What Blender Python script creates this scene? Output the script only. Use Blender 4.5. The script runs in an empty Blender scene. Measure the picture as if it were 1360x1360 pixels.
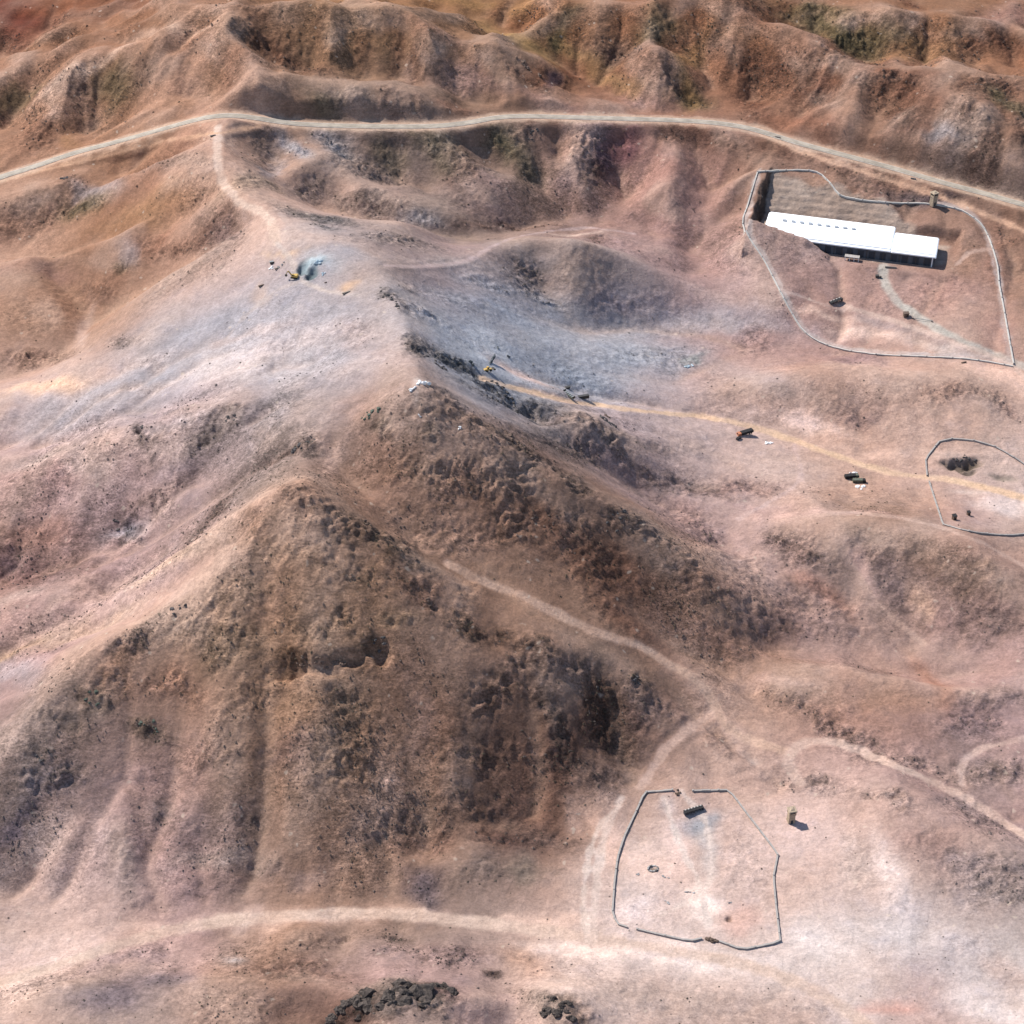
import bpy, bmesh, math, random, time
import numpy as np
T0 = time.time()
R = math.radians
scene = bpy.context.scene
COL = scene.collection

# ------------------------------------------------------------ camera, sky, sun, exposure
H = 780.0; PITCH = 38.0; FOV = 30.0
cam_d = bpy.data.cameras.new('camera'); cam = bpy.data.objects.new('camera', cam_d); COL.objects.link(cam)
cam.location = (0, 0, H); cam.rotation_euler = (R(90 - PITCH), 0, 0)
cam_d.sensor_fit = 'HORIZONTAL'; cam_d.angle = R(FOV); cam_d.clip_start = 1; cam_d.clip_end = 20000
scene.camera = cam

SUN_EL, SUN_AZ = 48.0, -55.0            # azimuth clockwise from +Y (away from the camera): sun behind left
world = bpy.data.worlds.new('World'); scene.world = world; world.use_nodes = True
wn = world.node_tree; wn.nodes.clear()
sky = wn.nodes.new('ShaderNodeTexSky'); sky.sky_type = 'NISHITA'; sky.sun_disc = False
sky.sun_elevation = R(SUN_EL); sky.sun_rotation = R(SUN_AZ); sky.altitude = 1500; sky.dust_density = 1.5
bg = wn.nodes.new('ShaderNodeBackground'); bg.inputs['Strength'].default_value = 0.13
wo = wn.nodes.new('ShaderNodeOutputWorld')
wn.links.new(sky.outputs[0], bg.inputs[0]); wn.links.new(bg.outputs[0], wo.inputs[0])
sd = bpy.data.lights.new('sun', 'SUN'); sd.energy = 4.6; sd.angle = R(0.5); sd.color = (1, .965, .92)
so = bpy.data.objects.new('sun', sd); COL.objects.link(so)
sv = np.array([math.sin(R(SUN_AZ)) * math.cos(R(SUN_EL)), math.cos(R(SUN_AZ)) * math.cos(R(SUN_EL)), math.sin(R(SUN_EL))])
from mathutils import Vector, Matrix
so.rotation_euler = Vector(sv).to_track_quat('Z', 'Y').to_euler()
so.location = (0, 900, 900)
scene.view_settings.view_transform = 'Standard'; scene.view_settings.look = 'None'
scene.view_settings.gamma = 1; scene.view_settings.exposure = 0.58
scene.view_settings.use_curve_mapping = False

# ------------------------------------------------------------ pixel <-> world
F = 680 / math.tan(R(FOV / 2))
cp, sp = math.cos(R(PITCH)), math.sin(R(PITCH))
def rays(P):
    P = np.atleast_2d(np.asarray(P, float))
    a = (P[:, 0] - 680) / F; b = (680 - P[:, 1]) / F
    return np.stack([a, cp + b * sp, -sp + b * cp], 1)
def at_h(P):                               # rows (px, py, height) -> world xyz
    P = np.atleast_2d(np.asarray(P, float)); d = rays(P[:, :2])
    t = (P[:, 2] - H) / d[:, 2]
    return np.array([0, 0, H]) + d * t[:, None]

# ------------------------------------------------------------ small numeric helpers
rng = np.random.default_rng(7); random.seed(7)
def blur(a, s):
    r = int(max(1, math.ceil(3 * s))); k = np.exp(-.5 * (np.arange(-r, r + 1) / s) ** 2); k /= k.sum()
    p = np.pad(a, ((r, r), (0, 0)), mode='edge'); o = np.zeros_like(a)
    for i, w in enumerate(k): o += w * p[i:i + a.shape[0]]
    p = np.pad(o, ((0, 0), (r, r)), mode='edge'); o = np.zeros_like(a)
    for i, w in enumerate(k): o += w * p[:, i:i + a.shape[1]]
    return o
def bil(a, u, v):                          # a[row=v, col=u]
    h, w = a.shape[:2]
    u = np.clip(u, 0, w - 1.001); v = np.clip(v, 0, h - 1.001)
    i = u.astype(int); j = v.astype(int); fu = u - i; fv = v - j
    if a.ndim == 3: fu = fu[..., None]; fv = fv[..., None]
    return (a[j, i] * (1 - fu) + a[j, i + 1] * fu) * (1 - fv) + (a[j + 1, i] * (1 - fu) + a[j + 1, i + 1] * fu) * fv
def vnoise(x, y, wl, seed):                # smooth value noise, roughly -1..1
    g = np.random.default_rng(seed).uniform(-1, 1, (257, 257))
    u = x / wl + 37.3; v = y / wl + 11.7
    i = np.floor(u).astype(int); j = np.floor(v).astype(int); fu = u - i; fv = v - j
    fu = fu * fu * (3 - 2 * fu); fv = fv * fv * (3 - 2 * fv)
    i0 = i % 256; j0 = j % 256; i1 = (i + 1) % 256; j1 = (j + 1) % 256
    return (g[j0, i0] * (1 - fu) + g[j0, i1] * fu) * (1 - fv) + (g[j1, i0] * (1 - fu) + g[j1, i1] * fu) * fv
def fbm(x, y, wl, seed, n=4, gain=.5):
    s = 0; a = 1.
    for k in range(n):
        c, q = math.cos(.6 * k + .3), math.sin(.6 * k + .3)
        s = s + a * vnoise(c * x - q * y, q * x + c * y, wl / 2 ** k, seed + k); a *= gain
    return s
def spline(P, step=6.0):                   # Catmull-Rom through pixel points (any number of columns)
    P = np.asarray(P, float); out = []
    Q = np.vstack([2 * P[0] - P[1], P, 2 * P[-1] - P[-2]])
    for k in range(1, len(Q) - 2):
        p0, p1, p2, p3 = Q[k - 1:k + 3]; n = max(2, int(np.hypot(*(p2 - p1)[:2]) / step))
        t = np.linspace(0, 1, n, endpoint=False)[:, None]
        out.append(.5 * ((2 * p1) + (-p0 + p2) * t + (2 * p0 - 5 * p1 + 4 * p2 - p3) * t ** 2 + (-p0 + 3 * p1 - 3 * p2 + p3) * t ** 3))
    return np.vstack(out + [P[-1:]])
def lin(P, step=4.0):
    P = np.asarray(P, float); out = []
    for a, b in zip(P[:-1], P[1:]):
        n = max(1, int(np.hypot(*(b - a)[:2]) / step)); t = np.linspace(0, 1, n, endpoint=False)[:, None]
        out.append(a + (b - a) * t)
    return np.vstack(out + [P[-1:]])

# ------------------------------------------------------------ terrain: ridge lines and valley lines (pixel x, pixel y, height)
X0, X1, Y0, Y1 = -700., 700., 440., 2040.
G = 3.0
NX = int((X1 - X0) / G) + 1; NY = int((Y1 - Y0) / G) + 1
RIDGE = [
 # backbone from the far summit over the road saddle and quarry to the twin peaks
 [(285,18,205),(322,55,178),(345,95,158),(338,135,132),(300,155,120),(290,200,122),(300,245,122),(342,278,126),(395,308,132),(450,335,134),(505,352,134),(530,378,140),(545,425,136),(550,470,142),(562,508,158)],
 [(562,508,158),(500,545,140),(450,580,122),(418,610,116),(400,622,130),(385,629,147)],
 # far left
 [(285,18,205),(235,42,175),(190,60,158),(100,84,128),(0,104,100),(-120,125,90)],
 [(260,-10,190),(200,6,150),(110,28,120),(0,45,100)],
 [(190,60,158),(215,120,118),(160,170,88)],
 [(100,84,128),(120,135,88),(60,180,66)],
 [(285,60,150),(250,115,110),(200,150,92)],
 # occluding crest right of the summit and in front of the gullied slope
 [(345,88,160),(400,107,142),(460,115,135),(560,123,120),(640,150,96),(690,155,92)],
 # gullied far slope crest
 [(300,-10,215),(380,-15,215),(450,2,205),(530,18,188),(600,45,165),(650,68,145),(720,92,122),(790,125,98),(840,148,80)],
 [(500,25,185),(505,70,140),(500,105,112)],[(560,45,170),(575,95,125),(580,115,110)],[(440,20,190),(440,70,150),(435,100,130)],
 # far middle hills
 [(700,0,170),(760,5,160),(800,0,165)],
 [(900,-10,170),(870,20,150),(850,45,140),(862,88,125),(860,120,98)],
 [(862,88,125),(900,60,140),(930,30,150),(1005,5,165)],
 # far right
 [(960,-20,185),(1020,4,180),(1100,14,172),(1280,24,158),(1360,44,140),(1450,60,130)],
 [(1010,28,150),(1060,54,146),(1120,84,142),(1160,92,146),(1240,95,148),(1330,92,146),(1370,100,148),(1450,110,150)],
 [(1060,54,146),(1075,110,112),(1010,145,84)],
 [(1150,90,144),(1130,140,108),(1090,170,86)],
 [(1240,95,148),(1225,140,118),(1190,190,86)],
 [(1290,110,140),(1300,150,118),(1260,215,82)],[(1360,160,118),(1340,210,90)],
 # left spurs under the road
 [(290,200,122),(230,205,108),(130,225,88),(60,250,72),(0,275,60),(-80,300,50)],
 [(300,245,122),(240,236,112),(200,258,100),(152,287,88),(90,305,76),(34,326,62)],
 [(342,278,126),(300,300,112),(270,330,98),(210,365,82),(150,400,70)],
 [(0,345,52),(60,385,50),(90,430,44)],
 [(395,330,128),(300,400,104),(200,440,84),(100,490,62),(0,530,48),(-100,560,40)],
 # centre: spurs and slopes east of the backbone
 [(342,210,118),(400,215,100),(440,200,99),(470,235,90),(520,262,84),(600,290,70),(660,300,62)],
 [(440,172,98),(520,200,88),(560,240,74)],[(560,168,97),(620,215,80),(680,270,61)],
 [(690,157,94),(690,200,82),(730,260,61)],[(800,160,88),(770,210,72),(780,265,54)],
 [(880,168,80),(900,210,66),(880,260,56),(900,310,46)],[(960,180,78),(980,225,70),(1005,232,68)],
 [(450,335,134),(520,300,112),(560,285,100),(590,310,86)],
 [(505,352,134),(560,350,112),(620,345,92),(680,325,82),(740,312,86),(780,308,90),(830,330,72),(880,375,52)],
 [(740,312,86),(700,345,70),(720,400,48)],[(780,308,90),(800,360,62),(820,400,46)],
 [(545,400,138),(600,430,108),(660,440,84),(740,450,56)],
 # ridges falling right from the second peak
 [(550,465,143),(600,490,128),(645,515,112),(690,540,98),(750,547,88),(800,556,78),(832,585,62),(870,615,46)],
 [(562,508,158),(610,545,142),(650,580,128),(700,615,112),(755,640,100),(820,672,84),(880,715,66),(930,760,50),(960,795,40)],
 [(755,640,98),(800,700,77),(830,760,57)],
 # front peak
 [(385,628,148),(430,652,138),(480,695,121),(540,735,106),(575,748,99),(620,790,83),(660,828,73),(740,858,56),(800,878,47),(860,902,33),(920,925,20)],
 [(385,628,148),(330,655,128),(290,680,116),(262,712,103),(240,745,90)],
 [(385,628,148),(370,690,126),(331,754,110),(240,803,94),(145,850,78),(90,905,66),(45,960,53),(20,1020,40),(-30,1080,30)],
 [(331,754,110),(420,760,112),(500,790,98),(560,850,80),(540,940,58),(500,1050,28),(440,1180,6)],
 [(240,803,94),(260,880,76),(300,960,56),(330,1040,34)],[(145,850,78),(180,930,56),(190,1010,34),(180,1100,14)],
 [(90,905,66),(100,1010,36),(60,1100,18)],[(740,858,62),(720,930,44),(700,1030,18)],
 [(420,900,74),(480,890,74),(520,870,76)],
 # left lower hills
 [(430,590,120),(310,548,112),(250,580,98),(190,560,90),(100,600,70),(0,640,48)],
 [(440,570,124),(400,590,122),(350,612,104)],
 [(240,640,82),(160,650,66),(60,690,46),(0,720,36),(-80,740,30)],
 [(120,760,46),(50,800,34),(0,830,26)],
 # right middle
 [(950,520,32),(1010,508,36),(1100,490,40),(1200,492,40),(1290,515,34),(1350,560,24)],
 [(980,690,22),(1060,698,34),(1130,690,38),(1230,712,40),(1310,735,38),(1370,780,30)],
 [(1110,700,38),(1170,780,20),(1240,860,6)],[(1250,715,40),(1260,780,22),(1290,830,8)],[(1060,698,34),(1040,760,20)],
 [(980,915,12),(1060,893,16),(1160,888,18),(1250,905,16),(1340,930,14)],
 [(1120,1000,8),(1200,1060,12),(1290,1100,14),(1360,1140,14)],
 [(980,298,70),(997,300,69),(1017,301,65),(1050,306,61),(1083,321,54),(1110,335,48),(1130,345,45)],
 [(440,1300,30),(500,1291,36),(560,1296,36),(600,1310,28)],
 # foreground humps
 [(-60,1330,10),(60,1330,14),(200,1300,18),(330,1290,20),(420,1305,24),(740,1322,22),(800,1350,12)],
 [(470,1380,34),(540,1372,34)],
]
VALLEY = [
 [(600,15,128),(660,40,112),(700,62,100),(750,82,90),(800,110,82),(850,142,76),(880,150,75)],
 [(900,75,100),(925,110,86),(938,145,76)],[(820,45,120),(830,70,108),(800,100,86)],
 [(1040,40,128),(1100,62,118),(1180,72,112),(1280,78,110),(1360,88,112)],
 [(1030,110,98),(960,145,78)],[(1180,130,104),(1130,185,82),(1100,185,76)],[(1270,150,104),(1235,200,84)],[(1320,140,118),(1310,200,90)],
 [(60,60,92),(0,75,80)],[(240,90,120),(190,120,98),(110,185,68)],[(150,100,104),(120,150,74)],[(50,130,72),(0,180,56)],
 [(300,90,130),(270,130,112)],[(470,60,150),(470,105,115)],[(540,75,135),(545,118,108)],[(600,85,120),(610,120,96)],
 [(0,235,60),(-100,270,50)],[(240,215,98),(120,262,70),(0,318,48),(-80,345,40)],
 [(300,270,110),(230,300,84),(120,345,58),(60,352,48),(0,338,44)],
 [(340,320,112),(280,350,88),(200,385,66),(150,420,50),(122,455,42),(60,490,36),(0,508,30)],[(60,352,48),(105,400,44),(120,450,42)],
 [(350,175,104),(370,215,96),(360,250,92),(400,275,84),(460,290,78),(520,300,74),(600,320,64),(660,318,56),(700,298,50),(780,292,46),(850,305,42),(900,330,38),(960,370,34)],
 [(500,182,95),(520,230,78),(570,270,64)],[(640,182,89),(660,215,77),(720,262,58),(800,290,44)],
 [(750,175,82),(730,230,63)],[(830,185,74),(820,240,54),(830,280,44)],[(930,190,71),(930,260,54),(940,340,36)],
 [(600,330,78),(560,325,92)],[(560,385,118),(640,395,92),(720,425,64),(800,430,44)],
 [(620,465,104),(680,480,82),(760,510,58),(830,530,42),(900,545,32),(1000,565,22),(1100,600,18),(1200,635,16),(1360,660,14)],
 [(760,440,48),(860,430,34),(950,440,26),(1000,470,24),(900,500,28)],[(1000,470,24),(1100,466,24),(1200,470,26),(1340,486,28),(1400,500,28)],
 [(700,560,78),(780,600,58),(860,650,38),(920,700,26),(980,740,20)],
 [(600,560,134),(600,650,108),(590,720,93)],[(700,680,90),(740,760,68)],
 # the saddle track valley
 [(455,615,111),(520,680,97),(595,748,90),(650,775,79),(720,805,63),(780,835,50),(840,855,37),(900,885,25),(945,935,15),(980,975,10),(1060,1000,4)],
 [(1000,870,6),(1100,865,4),(1200,880,4),(1300,880,4)],[(830,800,44),(900,840,26),(960,880,14),(1020,940,8),(1120,990,4),(1240,1030,2),(1360,1080,0)],
 # left valleys
 [(350,570,100),(280,620,76),(200,680,56),(120,725,40),(0,770,22),(-80,790,16)],[(200,540,78),(100,560,58),(0,590,40),(-100,600,32)],
 [(300,640,94),(230,700,62),(150,780,38),(80,840,36),(0,890,20),(-80,930,12)],
 # foot of the front face
 [(-60,1130,4),(0,1180,2),(60,1215,0),(0,1290,0)],[(0,1290,0),(120,1255,0),(250,1225,0),(430,1212,0),(560,1215,0),(660,1228,0),(760,1245,0),(900,1265,0),(1000,1285,0),(1100,1320,0),(1200,1370,0)],
 [(200,1160,6),(330,1150,8),(400,1200,2)],[(560,1100,12),(570,1180,3),(640,1200,1)],[(620,1040,18),(690,1090,5),(760,1120,1)],
 [(870,1015,6),(850,1040,4),(830,1100,1),(820,1200,0)],[(930,970,12),(960,1040,4),(1050,1060,1)],
 [(920,1075,1),(920,1150,0),(960,1230,0)],[(1100,1100,3),(1150,1200,1),(1250,1280,0),(1360,1340,0)],
 [(640,880,72),(620,980,45),(610,1060,25)],[(420,980,52),(390,1100,22)],[(250,960,46),(240,1080,18)],
 [(790,920,34),(790,1000,12)],[(380,885,74),(520,885,70)],[(660,1290,8),(680,1340,4),(690,1400,2)],
 [(440,1275,14),(500,1270,15),(570,1280,14)],[(430,1340,14),(430,1400,8)],[(1000,650,18),(950,640,26),(880,630,36)],
]
PLAIN = [(900,1150,0),(1000,1200,0),(1100,1180,2),(1300,1200,4),(1360,1250,2),(850,1230,0),(1000,1000,6),(1150,560,22),(1100,640,18),
 (1300,600,18),(1290,680,15),(1330,620,17),(1050,540,26),(1350,480,28),(1150,400,36),(1250,430,36),(1100,440,28),(1340,380,42),(1345,300,50),
 (1300,290,54),(1240,272,60),(1180,270,62),(1005,230,76),(1085,228,66),(990,300,68),(1130,348,45),(1180,355,44),(1245,355,43),(1262,330,46),(1210,288,55),(1100,268,59),(1040,385,47),(1060,340,53),(1270,400,40),(1200,380,38),(1100,365,43),
 (950,400,34),(900,470,28),(1300,960,6),(1350,1000,6),(1050,1120,2),(1280,1000,3),(1450,650,14),(1450,1000,4),(1500,1300,0),(-150,900,10),(-150,1200,0),
 (1450,300,50),(1500,480,28)]
ROAD = [(-60,258,60),(0,236,64),(50,220,70),(100,203,78),(150,190,86),(200,176,96),(250,162,106),(285,154,112),(320,154,112),(380,163,106),(440,167,101),(560,168,98),(615,164,96),(655,157,94),(690,154.5,92),(760,156,88),
 (830,158,84),(900,160,81),(955,164,79),(1000,172,77),(1060,190,74),(1120,206,71),(1180,222,68),(1250,242,65),(1310,258,62),(1360,272,60),(1440,292,56)]

def squash(L):                             # the far country is gentler than it looks
    o = []
    for x, y, z in L:
        b_ = np.interp(x, [0, 285, 700, 1000, 1360], [76, 112, 92, 77, 62]); f = np.interp(y, [110, 165], [.60, 1.])
        o.append((x, y, b_ + (z - b_) * f if y < 165 else z))
    return o
RIDGE = [squash(L) for L in RIDGE]; VALLEY = [squash(L) for L in VALLEY]
def shift(L, d):                            # a little more relief in the hills beyond the peaks
    return [(x, y, z + d * (1 if (y < 470 and x < 940 and (x < 330 or not 352 < y < 420)) else 0) * (y > 165) * np.clip((abs(y - np.interp(x, [q[0] for q in ROAD], [q[1] for q in ROAD])) - 14) / 30, 0, 1)) for x, y, z in L]
RIDGE = [shift(L, 5.) for L in RIDGE]; VALLEY = [shift(L, -4.5) for L in VALLEY]
VALLEY += [[(335,60,126),(370,88,112),(420,104,104),(480,108,100),(540,114,97),(600,128,92),(645,142,88)],
 [(360,622,112),(310,645,96),(270,668,84),(225,715,66),(190,760,52)]]
def raster(g):
    nx = int((X1 - X0) / g) + 1; ny = int((Y1 - Y0) / g) + 1
    s = np.zeros((ny, nx)); c = np.zeros((ny, nx))
    for L in RIDGE + VALLEY + [ROAD]:
        W = at_h(spline(L, 4.0))
        for w_ in (0.,):
            i = np.round((W[:, 0] - X0) / g).astype(int); j = np.round((W[:, 1] - Y0) / g).astype(int)
            ok = (i >= 0) & (i < nx) & (j >= 0) & (j < ny)
            np.add.at(s, (j[ok], i[ok]), W[ok, 2]); np.add.at(c, (j[ok], i[ok]), 1)
    W = at_h(PLAIN)
    i = np.round((W[:, 0] - X0) / g).astype(int); j = np.round((W[:, 1] - Y0) / g).astype(int)
    ok = (i >= 0) & (i < nx) & (j >= 0) & (j < ny)
    np.add.at(s, (j[ok], i[ok]), W[ok, 2]); np.add.at(c, (j[ok], i[ok]), 1)
    return s, c
h = None
for g, it in ((48., 400), (24., 300), (12., 240), (6., 160), (3., 90)):
    s, c = raster(g); m = c > 0; z = np.where(m, s / np.maximum(c, 1), 0)
    if h is None: h = np.full(s.shape, 60.)
    else:
        vv, uu = np.mgrid[0:s.shape[0], 0:s.shape[1]]
        h = bil(h, uu * g / gp, vv * g / gp)
    for k in range(it):
        p = np.pad(h, 1, mode='edge')
        a = (p[:-2, 1:-1] + p[2:, 1:-1] + p[1:-1, :-2] + p[1:-1, 2:]) / 4
        # a little stiffness keeps the slopes between the lines straight rather than sagging
        h = np.where(m, z, a)
    gp = g
h0 = h.copy()
h = blur(h, 1.7)
yy, xx = np.mgrid[0:NY, 0:NX]; WX = X0 + xx * G; WY = Y0 + yy * G
relief = np.clip(np.hypot(*np.gradient(h, G)) / .35, 0, 1)
farw = np.clip((WY - 1150) / 350, 0, 1)
rd = 1 - np.abs(fbm(WX * 1.25 + 25 * fbm(WX, WY, 120, 140, 2), WY * .8, 78, 130, 3, .45)) * 1.6
soft = 1 - .94 * np.exp(-(((WX + 160) / 440) ** 2 + ((WY - 1172) / 138) ** 2) ** 1.5)
for q_ in at_h(spline(ROAD, 30.0)): soft = np.minimum(soft, 1 - .75 * np.exp(-((WX - q_[0]) ** 2 + (WY - q_[1]) ** 2) / 34 ** 2))
h += relief * (.25 + .75 * soft) * (4.2 * fbm(WX, WY, 60, 100, 4) + 1.2 * fbm(WX, WY, 18, 120, 3) + (2.5 + 6.0 * farw) * (np.clip(rd, 0, 1) - .5))
# spurs and drainage lines: coarse noise drawn out along the fall line, folded so that the lows are sharp
def drawn(H_, g, s, n, seed):
    ny, nx = H_.shape; gy, gx = np.gradient(blur(H_, 4), g); v0, u0 = np.mgrid[0:ny, 0:nx].astype(float)
    nz = blur(np.random.default_rng(seed).normal(0, 1, (ny, nx)), s); nz /= nz.std(); acc = nz.copy()
    for sg in (1, -1):
        pu, pv = u0.copy(), v0.copy()
        for k in range(n):
            a = bil(gx, pu, pv); b_ = bil(gy, pu, pv); m_ = np.hypot(a, b_) + .02; pu += sg * 1.4 * a / m_; pv += sg * 1.4 * b_ / m_; acc += bil(nz, pu, pv)
    return acc / acc.std()
sp_ = drawn(h, G, 3.0, 16, 55)
steep_ = np.clip((np.hypot(*np.gradient(blur(h, 2), G)) - .12) / .3, 0, 1)
fold = np.minimum(np.abs(sp_), 1.6) - .75
h += blur(steep_ * (.2 + .8 * soft) * fold * (1.3 + 7.0 * farw), .8)
sp2 = drawn(h, G, 1.7, 12, 57); far2 = np.clip((WY - 1080) / 260, 0, 1)
h += blur(steep_ * (.1 + .9 * soft) * (np.minimum(np.abs(sp2), 1.6) - .75) * (.5 + 3.2 * far2), .6)
# ---- water erosion: flow accumulation cuts gullies
def talus(h, lim, n):                      # loose slopes slump to their angle of rest
    for _ in range(n):
        for ax in (0, 1):
            d = np.diff(h, axis=ax); e = np.sign(d) * np.maximum(np.abs(d) - lim * G, 0) * .24
            if ax == 0: h[:-1] += e; h[1:] -= e
            else: h[:, :-1] += e; h[:, 1:] -= e
    return h
def erode(h, rounds, k, K=45):
    ny, nx = h.shape; A = np.ones_like(h)
    nb = [(-1, 0), (1, 0), (0, -1), (0, 1), (-1, -1), (-1, 1), (1, -1), (1, 1)]
    def sh(a, dj, di, fill):
        o = np.full_like(a, fill)
        o[max(0, -dj):ny - max(0, dj), max(0, -di):nx - max(0, di)] = a[max(0, dj):ny - max(0, -dj), max(0, di):nx - max(0, -di)]
        return o
    for r in range(rounds):
        W = []
        for dj, di in nb:
            d = (h - sh(h, dj, di, 1e6)) / (G * math.hypot(dj, di)); W.append(np.maximum(d, 0) ** 2.2)
        S = np.sum(W, 0) + 1e-9; W = [w / S for w in W]
        In = [sh(W[q], -nb[q][0], -nb[q][1], 0.) for q in range(8)]    # weight with which the neighbour on the other side drains here
        for _ in range(K):
            A2 = np.ones_like(A)
            for q in range(8): A2 += In[q] * sh(A, -nb[q][0], -nb[q][1], 0.)
            A = A2
        gy, gx = np.gradient(h, G); sl = np.hypot(gx, gy)
        E = k * np.minimum(A, 900) ** .5 * np.minimum(sl, .8)
        h = h - np.minimum(E, 1.6)
        h = h + .2 * (blur(h, 1.1) - h); h = talus(h, .70, 6)
    return h, A
h = talus(h, .72, 260)
for q_ in at_h([(650,785,75),(695,805,66),(740,825,58),(785,842,48),(830,860,38),(880,890,25)]): soft = soft * (1 - .9 * np.exp(-((WX - q_[0]) ** 2 + (WY - q_[1]) ** 2) / 24 ** 2))
h, ACC = erode(h, 9, .13 * soft)
print('erosion done', time.time() - T0)

# ------------------------------------------------------------ fine height field, 1 m cells
FG = 1.0
FNX = int((X1 - X0) / FG) + 1; FNY = int((Y1 - Y0) / FG) + 1
fy, fx = np.mgrid[0:FNY, 0:FNX]; FX = (X0 + fx * FG).astype(np.float64); FY = (Y0 + fy * FG).astype(np.float64)
def up(a): return blur(bil(a, fx * FG / G, fy * FG / G), 1.3)
HF = up(h)
def cell(P): return (P[:, 0] - X0) / FG, (P[:, 1] - Y0) / FG
def hz(x, y): return bil(HF, (np.asarray(x, float) - X0) / FG, (np.asarray(y, float) - Y0) / FG)
def hit(P):                                # pixel -> point on the ground as it stands now
    d = rays(P); n = len(d)
    t = np.full(n, 760.); step = 3.0; done = np.zeros(n, bool)
    for k in range(900):
        q = d * t[:, None]; zz = H + q[:, 2]
        done |= zz <= hz(q[:, 0], q[:, 1])
        t = np.where(done, t, t + step)
        if done.all(): break
    lo = t - step; hi = t.copy()
    for k in range(12):
        mid = (lo + hi) / 2; q = d * mid[:, None]; b = (H + q[:, 2]) <= hz(q[:, 0], q[:, 1])
        hi = np.where(b, mid, hi); lo = np.where(b, lo, mid)
    q = d * hi[:, None]; q[:, 2] += H
    return q
def stamp(W, rad, vals=None):              # distance (and nearest value) to a densely sampled line
    D = np.full((FNY, FNX), 1e3, np.float32); V = None if vals is None else np.zeros((FNY, FNX), np.float32)
    r = int(rad / FG) + 2
    for n, p in enumerate(W):
        ci = int((p[0] - X0) / FG); cj = int((p[1] - Y0) / FG)
        i0, i1, j0, j1 = max(0, ci - r), min(FNX, ci + r + 1), max(0, cj - r), min(FNY, cj + r + 1)
        if i0 >= i1 or j0 >= j1: continue
        d = np.hypot(FX[j0:j1, i0:i1] - p[0], FY[j0:j1, i0:i1] - p[1]); s = D[j0:j1, i0:i1]; b = d < s
        s[b] = d[b]
        if V is not None: V[j0:j1, i0:i1][b] = vals[n]
    return (D, V) if V is not None else D
def resample(W, step):
    L = np.r_[0, np.cumsum(np.hypot(*np.diff(W[:, :2], axis=0).T))]
    n = max(2, int(L[-1] / step) + 1); s = np.linspace(0, L[-1], n)
    return np.stack([np.interp(s, L, W[:, k]) for k in range(W.shape[1])], 1)
def smooth01(x): x = np.clip(x, 0, 1); return x * x * (3 - 2 * x)
# ------------------------------------------------------------ colours of the soil, by kind of ground, with some slope shade in the tones
PAL = dict(D=(206,182,168), T=(204,170,150), B=(174,136,110), K=(134,96,78), R=(168,116,90), M=(180,148,140), G=(170,167,170),
           C=(176,181,187), O=(178,138,103), P=(184,142,128), W=(208,194,184), N=(154,134,122), L=(240,212,190), U=(132,108,116), V=(118,112,84), E=(70,92,98))
def lin_rgb(c):
    c = np.asarray(c, float) / 255.
    return np.where(c <= .04045, c / 12.92, ((c + .055) / 1.055) ** 2.4)
ALB = .60                                   # lit appearance -> albedo
ROWS = """RRRBBOOOOORBRBBBB
TBBTBOBBBRBRRBRBR
BTBTTNNNBBPBBTBBB
BBRTTTTNNMPPBBBBK
TBBBTGNMNBMMMMMPB
BBBGGGGCCCCMMPTTB
TDGGGGTCCCCMTBTBT
MMMMNBKBKNMDDTTDD
PMMNBBBBBKBMTBBMD
BMMTBBBBBBKBMNNBB
MMTBOOBBBBKBBMTMM
MBBBOOBKKKKTBBRMM
NNBBBBKBKKBTTMMNM
NMMMBBBBKBDTDTTMM
TDMMNBNNNTWDTDDNN
DTTMBBMMTDDWWWGWW
TNNNBKKMTDDTTWPWW""".split()
pts = []; cols = []
for r, row in enumerate(ROWS):
    for q, ch in enumerate(row): pts.append((q * 85 + (r % 2) * 6, r * 85 + 2)); cols.append(PAL[ch])
for q in range(17):                          # the ground beyond the frame goes on like its rim
    for (x, y, ch) in ((q * 85, -80, 'R' if q < 8 else 'B'), (q * 85, 1440, 'T'), (-90, q * 85, ROWS[q][0]), (1450, q * 85, ROWS[q][-1])):
        pts.append((x, y)); cols.append(PAL[ch])
pts = np.array(pts, float)
CG = 4.0                                     # colour cells
cny, cnx = int((Y1 - Y0) / CG) + 1, int((X1 - X0) / CG) + 1
cy, cx = np.mgrid[0:cny, 0:cnx]; CX = X0 + cx * CG; CY = Y0 + cy * CG
wx = CX + 20 * fbm(CX, CY, 90, 300, 4); wy = CY + 20 * fbm(CX, CY, 90, 310, 4)
hp = hit(pts); num = np.zeros((cny, cnx, 3)); den = np.zeros((cny, cnx)) + 1e-9
for p, c in zip(hp, cols):
    dist = np.linalg.norm(p - np.array([0, 0, H])); s = .56 * 85 * dist / F; sy = s / max(.3, (H - p[2]) / dist)
    w = np.exp(-.5 * (((wx - p[0]) / s) ** 2 + ((wy - p[1]) / sy) ** 2))
    num += w[..., None] * lin_rgb(c); den += w
base = num / den[..., None]

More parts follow.
